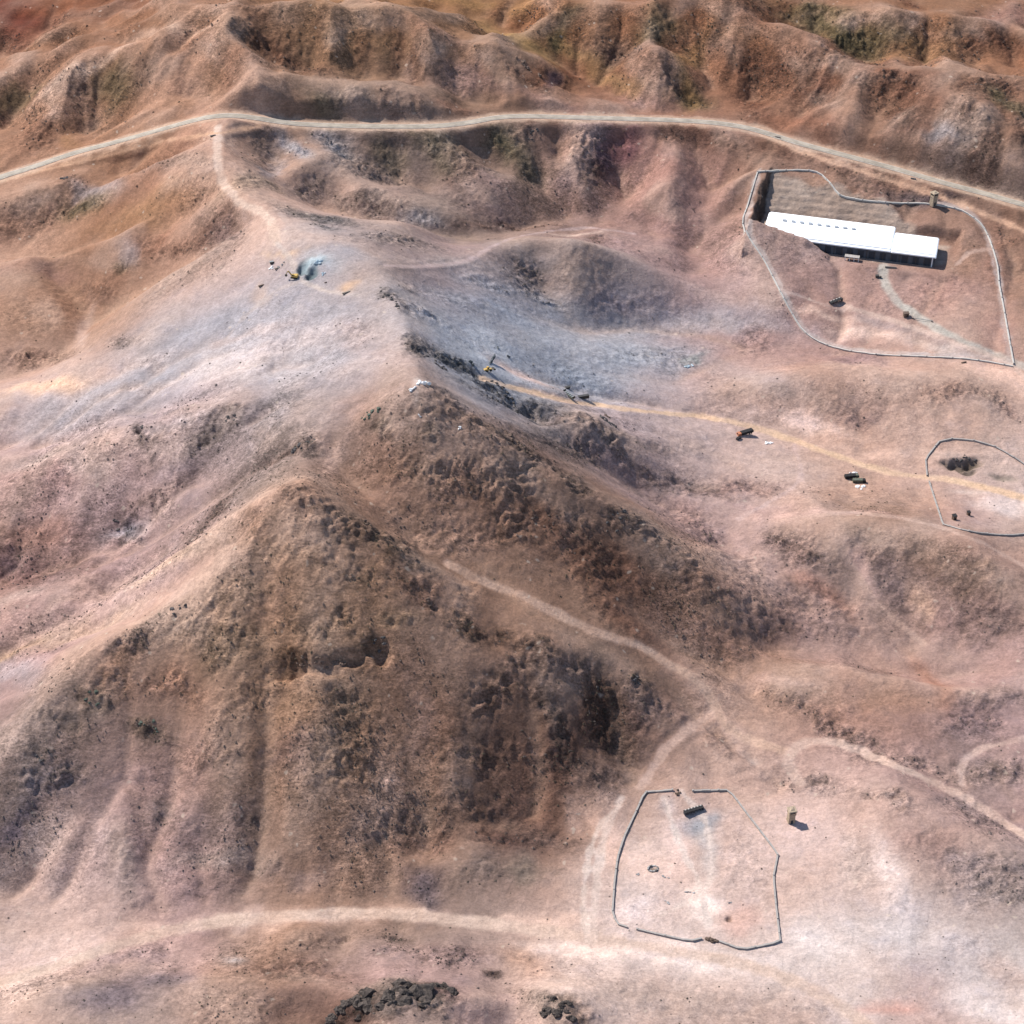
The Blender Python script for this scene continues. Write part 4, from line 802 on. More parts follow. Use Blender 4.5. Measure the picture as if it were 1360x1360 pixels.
# ------------------------------------------------------------ long white building in its cutting
HB = 9.0
rz = math.atan2(BE[1], BE[0]) + math.pi       # local x runs to the right along the front, local y to the back
wh = empty('warehouse', bw(65, 0, ZB), rz, 'long white flat-roofed building lying in a cutting dug into the hillside', 'building')
def lx(s): return 65 - s                      # local x of a station
def block(name, s0, s1, t0, t1, zt, mat): return MB().box(((lx(s0) + lx(s1)) / 2, (t0 + t1) / 2, zt / 2 - .5), (abs(s1 - s0), t1 - t0, zt + 1)).build(name, mat, wh)
block('wall', 33.6, 129, .6, 36.6, HB - 1.0, 'wallf'); block('wall', .6, 33.6, .6, 28.4, HB - 1.2, 'wallf')  # near-black wall colour carries the shade of the front
def roof(s0, s1, t0, t1, z0, rise):           # slightly vaulted sheet roof with rounded edges
    pts = []; n = 14
    for k in range(n + 1):
        f = k / n; e = min(f, 1 - f) * (t1 - t0); pts.append((t0 + f * (t1 - t0), z0 + rise * math.sin(math.pi * f) ** .6 + min(0, -.7 * (1 - e / 1.6)) * (e < 1.6)))
    pts = pts + [(t1, z0 - 1.6), (t0, z0 - 1.6)]
    xs = [lx(s1), lx(s1) + .8, lx(s0) - .8, lx(s0)]; zz = [-.6, 0, 0, -.6]; V = []; m = len(pts); Fc = []
    for x, dz in zip(xs, zz): V += [(x, p, z + (dz if k < m - 2 else 0)) for k, (p, z) in enumerate(pts)]
    for r in range(3): Fc += [(r * m + k, r * m + (k + 1) % m, (r + 1) * m + (k + 1) % m, (r + 1) * m + k) for k in range(m)]
    Fc += [tuple(range(m)), tuple(range(3 * m, 4 * m))[::-1]]
    return MB().add(V, Fc).build('roof', 'roof', wh)
rf = roof(33, 130, 0, 37.4, HB + .35, 1.5); rf2 = roof(-.4, 33.05, -.15, 29.2, HB + .15, 1.3)
def sheet(s0, s1, t0, t1, z0, rise, par, mt): # one bay of roof sheeting lying just proud of the roof
    n = 12; V = []; a, b_ = t0 + 1.7, t1 - 1.7
    for x in (lx(s1) + .12, lx(s0) - .12):
        for dz in (.02, .13):
            for k in range(n + 1):
                t = a + (b_ - a) * k / n; f = (t - t0) / (t1 - t0); V.append((x, t, z0 + rise * math.sin(math.pi * f) ** .6 + dz))
    m = n + 1; Fc = []
    for k in range(n): Fc += [(m + k, m + k + 1, 3 * m + k + 1, 3 * m + k), (k, m + k, m + k + 1, k + 1)[::1], (2 * m + k, 2 * m + k + 1, 3 * m + k + 1, 3 * m + k)]
    Fc += [(0, 2 * m, 3 * m, m), (m - 1, 2 * m - 1, 4 * m - 1, 3 * m - 1)]
    MB().add(V, Fc).build('roof_sheet', mt, par)
for k in range(12): sheet(34 + k * 7.9, 34 + (k + 1) * 7.9, 0, 37.4, HB + .35, 1.5, rf, ('roof', 'roofb', 'roof', 'roofc')[(k * 7 + k // 3) % 4])
for k in range(4): sheet(.6 + k * 7.9, .6 + (k + 1) * 7.9, -.15, 29.2, HB + .15, 1.3, rf2, ('roofb', 'roof', 'roofc', 'roof')[k])
for k in range(9):                            # row of roof vents
    px = 1042 + k * 11.45; p = at_h([(px, 293.2 + k * 1.42, ZB + HB + 1.9)])[0]; d = p[:2] - bw(65, 0, 0)[:2]
    x = -(d @ BE); y = d @ BN
    MB().box((x, y, HB + 1.9), (2.5, 2.6, 1.4), 0, .85).box((x, y, HB + 2.66), (2.9, 2.4, .14)).build('roof_vent', 'vent', rf)
for k in range(10):                           # big doors along the shaded front
    MB().box((lx(6 + k * 8.2), .62 if k < 4 else .62, 3.1), (4.6, .3, 6.0)).build('door', 'dark', wh)
for k in range(15): MB().box((lx(2.0 + k * 6.1), .42, 3.9), (.5, .35, 7.6)).build('pilaster', 'steel', wh)
for k in range(4): MB().box((lx(.5), 5 + k * 6.4, 4.), (.3, 3.4, 5.)).build('door', 'dark', wh)
MB().box((lx(2.2), -.2, 4.0), (.9, .3, 8.2)).build('downpipe', 'wallw', wh)
# low white porch in front
pz = hz(*bw(63, -5, 0)[:2]); po = empty('porch', bw(61, -4.6, float(pz)), rz, 'low pale flat porch standing in front of the long white building', 'porch')
MB().box((0, 0, 3.1), (11, 4, .5)).build('porch_roof', 'conc', po)
for x in (-5, -1.7, 1.7, 5): MB().box((x, -1.7, 1.4), (.5, .5, 3.0)).build('post', 'wallw', po)
# small pump block and pipes on the apron by the road
g = ground_at(1165, 368); tag(MB().box((0, 0, .8), (2.6, 2.2, 1.8)).box((2.4, -.6, .5), (1.2, 1.2, 1.2)).build('generator', 'steel'), 'small dark generator box left of the access road below the white building', 'generator'); bpy.data.objects['generator'].location = g
g = ground_at(1183, 356); o = tag(MB().box((0, 0, .6), (8.5, .7, 1.3)).build('low_barrier', 'concd'), 'low dark concrete barrier beside the road mouth below the white building', 'barrier'); o.location = g; o.rotation_euler.z = -.15

# ------------------------------------------------------------ walls round the three compounds: panels and posts following the ground
pan = MB().box((0, 0, 1.0), (1.0, .7, 2.4)).box((0, 0, 2.25), (1.0, .95, .22)).build('wall_panel', 'conc'); pan_me = pan.data; bpy.data.objects.remove(pan)
pst = MB().box((0, 0, 1.2), (.7, .75, 2.8)).box((0, 0, 2.65), (.9, .9, .22)).build('post', 'conc'); pst_me = pst.data; bpy.data.objects.remove(pst)
pan2_me = pan_me.copy(); pan2_me.materials[0] = MT['pale']; pst2_me = pst_me.copy(); pst2_me.materials[0] = MT['conc']
def wall(P, label, name='perimeter_wall', pl=4.8, curve=False, hs=.48, brk=0.0):
    W = resample(hit((spline(P, 4) if curve else lin(P, 4))[:, :2]), .5); W = resample(np.c_[W[:, :2], W[:, 2]], pl)
    root = empty(name, W[0], 0, label, 'wall'); o0 = W[0]
    for k in range(len(W) - 1):
        a, b_ = W[k], W[k + 1]; a = np.r_[a[:2], hz(*a[:2])]; b_ = np.r_[b_[:2], hz(*b_[:2])]; d = b_ - a; L = np.hypot(d[0], d[1])
        if L > 3 * pl or abs(d[2]) > L * 1.2: continue
        if random.random() < brk: continue
        o = bpy.data.objects.new('wall_panel', pan2_me if name == 'perimeter_wall' else pan_me); COL.objects.link(o); o.parent = root
        o.location = (a + b_) / 2 - o0 - np.array([0, 0, .1]); o.rotation_euler = (0, -math.atan2(d[2], L), math.atan2(d[1], d[0])); o.scale = (np.linalg.norm(d) + .05, 1, hs * random.uniform(.8, 1.12))
        if k % 3 == 0:
            o = bpy.data.objects.new('post', pst2_me if name == 'perimeter_wall' else pst_me); COL.objects.link(o); o.parent = root; o.location = a - o0; o.rotation_euler.z = math.atan2(d[1], d[0]); o.scale = (1, 1, hs)
    return root
wall([(1006, 229), (998, 256), (992, 276), (986, 297), (997, 320), (1014, 345), (1034, 384), (1051, 416), (1070, 443), (1104, 461), (1158, 471), (1220, 474), (1290, 478), (1345, 487)], 'long pale wall running down the left side and along the foot of the white building compound', curve=True, pl=6)
wall([(1346, 484), (1338, 440), (1331, 400), (1327, 380), (1324, 352), (1315, 322), (1304, 300), (1284, 284), (1262, 276), (1225, 271), (1180, 270), (1120, 262), (1104, 246), (1083, 229), (1040, 227), (1006, 229)], 'long pale wall round the back and right side of the white building compound', curve=True, pl=6, hs=.55)
wall([(893, 1050), (856, 1053), (845, 1078), (829, 1112), (820, 1140), (816, 1172), (813, 1215), (822, 1229), (833, 1232)], 'weathered grey wall along the left side of the lower compound', 'compound_wall')
wall([(846, 1235), (872, 1241), (917, 1251), (932, 1247)], 'short grey wall along the bottom left edge of the lower compound', 'compound_wall')
wall([(920, 1051), (968, 1050), (1000, 1092), (1033, 1135), (1027, 1165), (1030, 1200), (1036, 1252), (985, 1262), (955, 1251)], 'weathered grey wall round the right side of the lower compound', 'compound_wall')
wall([(1231, 632), (1229, 610), (1247, 587), (1265, 583), (1290, 585), (1320, 593), (1346, 608), (1385, 634)], 'curved grey wall behind the dark hollow of the right hand compound', 'compound_wall')
wall([(1234, 641), (1252, 697), (1272, 703), (1300, 709), (1340, 712), (1385, 708)], 'pale wall along the near side of the right hand compound below the dirt track', 'compound_wall')

# ------------------------------------------------------------ watchtowers
def tower(px, py, s, label, rzz=.2):
    g = ground_at(px, py); t = empty('watchtower', g, rzz, label, 'watchtower', 'sand coloured watchtowers'); t.scale = (s, s, s)
    MB().box((0, 0, 2.2), (3.0, 3.0, 5.0), 0, .86).build('tower_base', 'stone', t)
    cb = MB().box((0, 0, 5.0), (3.1, 3.1, .35)).box((-1.3, -1.3, 6.1), (.45, .45, 2.1)).box((1.3, -1.3, 6.1), (.45, .45, 2.1)).box((-1.3, 1.3, 6.1), (.45, .45, 2.1)).box((1.3, 1.3, 6.1), (.45, .45, 2.1)).box((0, -1.36, 5.5), (2.4, .2, .8)).box((0, 1.36, 5.5), (2.4, .2, .8)).box((1.36, 0, 5.5), (.2, 2.4, .8)).box((-1.36, 0, 5.5), (.2, 2.4, .8)).build('cabin', 'stone', t)
    for x, y, dx, dy in ((0, -1.3, 2.2, .08), (0, 1.3, 2.2, .08), (1.3, 0, .08, 2.2), (-1.3, 0, .08, 2.2)): MB().box((x, y, 6.4), (dx, dy, 1.1)).build('window', 'glass', cb)
    MB().box((0, 0, 7.3), (3.7, 3.7, .35), 0, .9).box((0, 0, 7.7), (2.2, 2.2, .5), 0, .4).build('roof', 'stone', t)
    MB().box((0, -1.52, 1.0), (.95, .12, 2.1)).build('door', 'dark', t)
tower(1050, 1091, 1.3, 'sandy watchtower standing on open ground right of the lower compound')
tower(1239, 272, 1.45, 'tall sandy watchtower on the crest behind the long white building', .5)

# ------------------------------------------------------------ vehicles and machines
def wheels(t, xs, w, r, parent_name='wheel'):
    for x in xs:
        for sy in (-1, 1): MB().cyl((x, sy * w, r), (x, sy * (w - .35), r), r, n=14).build('wheel', 'black', t)
def excavator(px, py, rzz, label):
    t = empty('excavator', ground_at(px, py), rzz, label, 'excavator')
    for sy in (-1, 1): MB().prism([(-2.1, .1), (-2.4, .5), (-2.1, .95), (2.1, .95), (2.4, .5), (2.1, .1)], sy * 1.25 - .3, sy * 1.25 + .3).build('crawler_track', 'black', t)
    MB().box((0, 0, .95), (1.8, 1.8, .5)).build('turntable', 'steel', t)
    bd = MB().prism([(-2.6, 1.2), (-2.6, 2.3), (-2.2, 2.6), (-.2, 2.6), (.6, 2.0), (1.6, 1.9), (1.6, 1.2)], -1.4, 1.4).build('body', 'yellow', t, .06)
    cb = MB().prism([(0, 1.9), (-.1, 3.3), (1.1, 3.3), (1.6, 2.5), (1.6, 1.9)], .45, 1.4).build('cabin', 'yellow', t); MB().box((1.28, .92, 2.75), (.08, .8, .8), 0, 1, 0, -.5).box((.55, 1.42, 2.7), (.9, .05, .9)).build('window', 'glass', cb)
    MB().prism([(1.0, 1.7), (3.6, 4.6), (4.2, 4.6), (4.0, 4.1), (1.9, 1.4)], -.25, .25).build('boom', 'yellow', t)
    MB().prism([(3.6, 4.8), (4.4, 4.6), (6.0, 1.9), (5.7, 1.6)], -.2, .2).build('dipper_arm', 'yellow', t)
    MB().prism([(5.5, 1.9), (6.3, 1.8), (6.2, .7), (5.3, .3), (4.9, .9)], -.55, .55).build('bucket', 'steel', t); return t
excavator(391, 369, 2.9, 'yellow excavator at work beside the two dark pits in the pale quarry')
def loader(px, py, rzz, label):
    t = empty('wheel_loader', ground_at(px, py), rzz, label, 'loader')
    wheels(t, (-1.7, 1.6), 1.35, .85)
    MB().prism([(-3.2, .9), (-3.2, 2.1), (-2.8, 2.4), (-.6, 2.4), (.4, 1.7), (2.4, 1.5), (2.4, .8)], -.95, .95).build('body', 'yellow', t, .06)
    cb = MB().box((-.1, 0, 2.7), (1.5, 1.5, 1.5), 0, .88).build('cabin', 'yellow', t); MB().box((.68, 0, 2.8), (.06, 1.2, .9)).box((-.1, .74, 2.8), (1.1, .06, .9)).box((-.1, -.74, 2.8), (1.1, .06, .9)).build('window', 'glass', cb)
    for sy in (-1, 1): MB().prism([(1.2, 1.8), (3.9, .9), (3.9, .6), (1.2, 1.4)], sy * .8 - .12, sy * .8 + .12).build('lift_arm', 'yellow', t)
    MB().prism([(3.6, 1.4), (4.0, 1.5), (5.2, .5), (4.9, .15), (3.8, .2)], -1.5, 1.5).build('bucket', 'steel', t); return t
loader(648, 493, .5, 'yellow wheel loader at the end of the dark trench wall on the peak shoulder')

def truck(px, py, rzz, cab, body, label, L=7.5, name='truck', lw=1.25):
    t = empty(name, ground_at(px, py), rzz, label, 'truck')
    wheels(t, (-L * .38, -L * .26, L * .36), lw, .5)
    MB().box((0, 0, .85), (L, 1.1, .3)).build('chassis', 'steel', t)
    cb = MB().prism([(L * .28, .8), (L * .28, 2.9), (L * .44, 2.9), (L * .5, 1.9), (L * .51, .8)], -lw + .08, lw - .08).build('cab', cab, t, .05)
    MB().box((L * .478, 0, 2.35), (.08, 1.9, .8), 0, 1, 0, -.42).build('windscreen', 'glass', cb)
    MB().prism([(-L * .52, 1.0), (-L * .5, 2.9), (L * .25, 2.9), (L * .25, 1.0)], -lw, lw).build('cargo_body', body, t, .05)
    for k in range(4): MB().box((-L * .45 + k * L * .22, 0, 2.0), (.12, 2 * lw + .1, 1.9)).build('side_rib', 'steel', t)
    return t
truck(989, 577, yaw((1000, 577), (976, 578)), 'orange', 'dcargo', 'large dark truck with an orange cab stopped beside the dirt track', 12.0, 'cargo_truck', 1.5)
def car(px, py, rzz, paint, label):
    t = empty('parked_car', ground_at(px, py), rzz, label, 'car')
    MB().prism([(-2.2, .35), (-2.2, 1.0), (-1.9, 1.08), (-1.5, 1.55), (.3, 1.55), (.95, 1.1), (2.0, .95), (2.2, .7), (2.2, .35)], -.86, .86).build('body', paint, t, .05)
    MB().box((-.55, 0, 1.33), (1.6, 1.76, .3)).box((.66, 0, 1.33), (.06, 1.4, .42), 0, 1, 0, -.9).build('window', 'glass', t); wheels(t, (-1.35, 1.35), .88, .33)
car(981, 583, yaw((976, 586), (986, 580)), 'dcargo', 'small dark car parked just below the large truck with the orange cab')
truck(1131, 635, yaw((1123, 634), (1141, 635)), 'olive', 'dcargo', 'upper of two dark trucks parked side by side below the orange track', 9.5, 'cargo_truck', 1.4)
truck(1141, 641, yaw((1131, 641), (1150, 642)), 'dcargo', 'olive', 'lower right of two dark trucks parked side by side next to white rubble', 8.6, 'cargo_truck', 1.35)
t = empty('flatbed_trailer', ground_at(756, 526), yaw((749, 518), (763, 533)), 'long greyish green trailer with open frame, left of the dark container on orange earth', 'trailer')
MB().box((0, 0, 1.0), (10.5, 2.3, .35)).build('deck', 'olive', t); wheels(t, (-3.6, -2.4, 3.6), 1.15, .5)
for x in (-5.1, 5.1): MB().box((x, 0, 1.8), (.2, 2.3, 1.5)).build('end_board', 'steel', t)
for k in range(5): MB().box((-3.6 + k * 1.8, 0, 1.45), (.9, 1.8, .6)).build('crate', 'grey', t)
t = empty('container', ground_at(775, 529), yaw((767, 526), (781, 531)), 'narrow dark steel container on the orange earth right of the long trailer', 'container')
MB().box((0, 0, 1.3), (7.4, 2.2, 2.3)).build('container_body', 'steel', t, .04); MB().box((3.74, 0, 1.3), (.1, 1.8, 2.0)).build('door', 'grey', t)
for k in range(9): MB().box((-3.3 + k * .82, 0, 1.35), (.14, 2.32, 2.0)).build('side_rib', 'dcargo', t)
for sx in (-3, 3): MB().box((sx, 0, .1), (.5, 2.0, .4)).build('skid', 'black', t)
t = empty('scrap_container', ground_at(754, 516), .3, 'small dark skip with broken edge at the top end of the long trailer', 'skip')
MB().prism([(-1.3, .3), (-1.8, 1.6), (1.8, 1.6), (1.3, .3)], -1, 1).build('skip_body', 'steel', t); MB().box((0, 0, .2), (2.4, 1.6, .25)).build('skid', 'black', t)

# ------------------------------------------------------------ shelters half dug into the slope
def shelter(px, py, p0, p1, L, D, label, name='dugout_shelter', n=6):
    t = empty(name, ground_at(px, py), yaw(p0, p1), label, 'shelter')
    MB().box((0, D * .5, 1.1), (L, .4, 2.2)).build('back_wall', 'dark', t)  # back and side walls near black: shade of the opening painted in
    for sx in (-1, 1): MB().box((sx * L / 2, 0, .95), (.4, D, 2.1)).build('side_wall', 'dark', t)
    MB().box((0, 0, 2.15), (L + .6, D + .3, .25)).build('roof', 'dcargo', t)
    for k in range(n): MB().box((-L / 2 + L * (k + .5) / n, D * .36, 2.42), (L / n * .5, .5, .3)).build('roof_block', 'pale', t)
    for k in range(n - 1): MB().box((-L / 2 + L * (k + 1) / n, -D / 2 + .3, 1.0), (.3, .3, 2.1)).build('post', 'steel', t)
shelter(921, 1078, (908, 1081), (936, 1071), 11.0, 2.2, 'long open shelter with pale blocks on its dark roof inside the lower compound')
shelter(1110, 402, (1099, 403), (1120, 396), 11.0, 2.6, 'thin dark dugout shelter alone on the slope left of the access road', n=4)
for px, py, s, lb in ((1267, 690, 1.0, 'small dark hut near the corner of the right hand compound wall'), (1286, 684, .8, 'smallest dark hut beside the pale bank in the right hand compound')):
    t = empty('guard_hut', ground_at(px, py), .3, lb, 'hut'); t.scale = (s, s, s)
    MB().box((0, 0, 1.6), (2.2, 2.4, 3.4)).build('wall', 'rust', t); MB().box((0, 0, 3.45), (2.8, 3.0, .3)).build('roof', 'dcargo', t); MB().box((0, -1.23, 1.1), (.9, .08, 2.0)).build('door', 'black', t); MB().box((1.13, 0, 2.1), (.06, .8, .7)).build('window', 'glass', t)
t = empty('guard_hut', ground_at(1203, 420), .1, 'dark flat topped gatehouse beside the road barrier on the access road', 'hut')
MB().box((0, 0, 1.4), (3.6, 2.8, 3.0)).build('wall', 'rust', t); MB().box((0, 0, 3.0), (4.2, 3.4, .3)).build('roof', 'rust', t); MB().box((.6, -1.43, 1.1), (.9, .08, 2.0)).build('door', 'black', t)
t = empty('gate_barrier', ground_at(1225, 426), yaw((1213, 424), (1238, 428)), 'thin road barrier laid across the access road beside the gatehouse', 'barrier')
MB().box((0, 0, 1.2), (14, .35, .35)).build('barrier_arm', 'grey', t)
for x in (-6.8, 6.8): MB().box((x, 0, .7), (.9, .9, 1.7)).build('post', 'concd', t)

# ------------------------------------------------------------ rubble, ruins, timber, pits
def pile(name, px, py, L, W_, Hh, mat, label, cat, rzz=0, n=7, seed=0, part='block'):
    g = ground_at(px, py); t = empty(name, g, rzz, label, cat); rr = random.Random(seed + int(px))
    for k in range(n):
        x, y = rr.uniform(-.5, .5) * L, rr.uniform(-.5, .5) * W_; s = rr.uniform(.5, 1.)
        wp = g + np.array([x * math.cos(rzz) - y * math.sin(rzz), x * math.sin(rzz) + y * math.cos(rzz), 0]); z = hz(wp[0], wp[1]) - g[2]
        MB().lump((x, y, z + Hh * .25 * s), (L * .17 * s + .3, W_ * .2 * s + .3, Hh * .6 * s), seed + k, 1, .3).build(part, mat, t)
    return t
pile('white_ruin', 562, 509, 7.5, 3.6, 2.6, 'white', 'chalky white rubble block on the summit saddle between the dark ridges', 'ruin', .2, 9, 3)
pile('white_ruin', 549, 515, 5, 1.8, 1.2, 'white', 'low chalky scatter sloping down left of the white summit rubble', 'ruin', .6, 6, 5)
pile('rubble_heap', 1020, 589, 6, 3, 1.2, 'white', 'small white rubble heap right of the truck with the orange cab', 'rubble', 0, 7, 9)
pile('rubble_heap', 1142, 648, 5, 5, 1.3, 'white', 'white rubble heap directly below the two dark trucks', 'rubble', -.3, 8, 11)
pile('rubble_heap', 1133, 628, 6, 1.6, 1.2, 'white', 'thin white rubble bank directly above the two dark trucks', 'rubble', 0, 6, 12)
pile('rubble_heap', 611, 568, 2.4, 1.6, 1.0, 'white', 'tiny white stone pile alone on the brown face under the summit', 'rubble', 0, 4, 13)
pile('rubble_heap', 557, 552, 1.6, 1.2, .8, 'white', 'tiniest white stones on the left of the brown face under the summit', 'rubble', 0, 3, 14)
pile('rubble_heap', 363, 355, 4.5, 2.4, 1.0, 'white', 'white spoil lumps left of the excavator in the quarry', 'rubble', .4, 6, 15)
pile('rubble_heap', 374, 352, 4.5, 1.4, 1.0, 'rubble', 'grey spoil lumps between the white lumps and the two pits in the quarry', 'rubble', .5, 5, 16)
pile('rubble_heap', 422, 349, 6.5, 2.6, 1.5, 'cyan', 'pale blue spoil heap behind the right hand quarry pit', 'rubble', .2, 9, 17)
pile('rubble_heap', 428, 365, 3.5, 2, 1.2, 'cyan', 'small pale blue spoil lumps right of the quarry pits', 'rubble', .9, 5, 18)
pile('scrap_heap', 945, 1249, 5.5, 3.0, 2.0, 'rust', 'dark tangled scrap heap in the gap of the lower compound wall', 'scrap', 0, 12, 19, 'scrap_piece')
pile('scrap_heap', 900, 1053, 3.5, 3.0, 1.6, 'rust', 'dark scrap heap at the top gap of the lower compound wall', 'scrap', .8, 8, 20, 'scrap_piece')
pile('rubble_heap', 846, 1161, 2.4, 1.2, .9, 'rubble', 'grey stones lying left below the little ring ruin', 'rubble', 0, 4, 21)
pile('rubble_heap', 884, 1165, 3.6, .9, .8, 'rubble', 'grey stones lying right below the little ring ruin', 'rubble', -.4, 5, 22)
pile('rubble_heap', 916, 1185, 5, .8, .8, 'rubble', 'thin line of stones in the middle of the lower compound', 'rubble', 0, 6, 23)
pile('rubble_heap', 886, 1198, 3.4, 1.6, .9, 'rubble', 'faint stones at the lower left inside the lower compound', 'rubble', -.4, 5, 24)
pile('rubble_heap', 970, 1199, 2.2, .9, .8, 'rubble', 'little stone pile above the small dark pit in the lower compound', 'rubble', 0, 4, 25)
pile('rubble_heap', 806, 553, 5, 1.4, 1.4, 'rust', 'dark broken stones where the orange shoulder meets the dark ridge', 'rubble', -.4, 6, 26)
pile('rubble_heap', 432, 376, 1.6, 1.0, 1.0, 'rust', 'little dark stones in the quarry below right of the pits', 'rubble', 0, 3, 27)
pile('dark_boulder_pile', 626, 483, 3.6, 3.2, 2.8, 'slate', 'dark boulders at the left end of the trench wall on the peak shoulder', 'boulders', 0, 6, 28, 'boulder')
pile('dark_boulder_pile', 673, 474, 3.6, 2.0, 1.8, 'slate', 'dark boulders at the right end of the trench wall on the peak shoulder', 'boulders', .2, 5, 29, 'boulder')
pile('dark_boulder_pile', 661, 462, 3.4, 1.4, 1.2, 'slate', 'small dark boulders above the bend of the trench wall', 'boulders', -.8, 4, 30, 'boulder')
pile('dark_boulder_pile', 915, 487, 6, 2.4, 1.6, 'cyan', 'greenish grey stone heap on the blue grey flat left of the hill', 'boulders', .5, 7, 31, 'boulder')
t = empty('ring_ruin', ground_at(867, 1155), .2, 'little ring of grey ruined stone walls inside the lower compound', 'ruin')
for k in range(11):
    a_ = 2 * math.pi * k / 11 + .1; MB().box((2.7 * math.cos(a_), 1.9 * math.sin(a_), .5 + .2 * math.sin(5 * k)), (1.4, .7, 1.6 + .5 * math.sin(3 * k)), a_ + 1.57).build('stone_block', 'rubble' if k % 3 else 'concd', t)
t = empty('trench_wall', ground_at(652, 482), yaw((641, 488), (663, 474)), 'dark stone trench wall slanting down beside the yellow wheel loader', 'wall')
for k in range(12):
    MB().box((-8 + k * 1.42, .25 * math.sin(k * 1.7), .7), (1.5, 1.0, 2.2 + .3 * math.sin(k * 2.3)), .06 * math.sin(k * 3.1), .85).build('stone_block', 'slate', t)
for px, py, L, rr_, lb in ((460, 389, 6.0, .55, 'long grey timber beam lying on the orange patch right of the quarry pits'), (368, 357, 3.5, .5, 'grey timber beam lying beside the white lumps in the quarry'), (347, 380, 4.0, .5, 'dark timber beam left of the excavator near the quarry edge'), (1280, 482, 4.0, .4, 'short dark timber lying on the wall foot at the bottom of the upper compound')):
    t = empty('timber_beam', ground_at(px, py), rr_, lb, 'beam'); MB().box((0, 0, .55), (L, .8, .7)).build('beam', 'wood' if 'grey' in lb else 'rust', t)
    for x in (-.35, .35): MB().box((x * L, 0, .1), (.5, 1.3, .4)).build('bearer', 'rust', t)
t = empty('equipment_crate', ground_at(361, 350), .3, 'small dark crate at the upper left edge of the quarry diggings', 'crate'); MB().box((0, 0, .8), (2.4, 1.6, 1.6)).build('crate_body', 'steel', t); MB().box((0, 0, 1.68), (2.6, 1.8, .16)).build('lid', 'grey', t)
for px, py, rr_, lb in ((1213, 238, -.3, 'dark culvert head on the right half of the paved road'), (1033, 183, -.35, 'dark culvert head where the paved road bends near the ridge foot'), (283, 181, .4, 'small dark culvert head below the bend of the paved road on the saddle')):
    t = empty('culvert', ground_at(px, py), rr_, lb, 'culvert'); MB().box((0, 0, .4), (4.2, .8, 1.4)).build('headwall', 'concd', t); MB().cyl((0, -.5, .4), (0, -.3, .4), .5).build('pipe', 'dark', t)

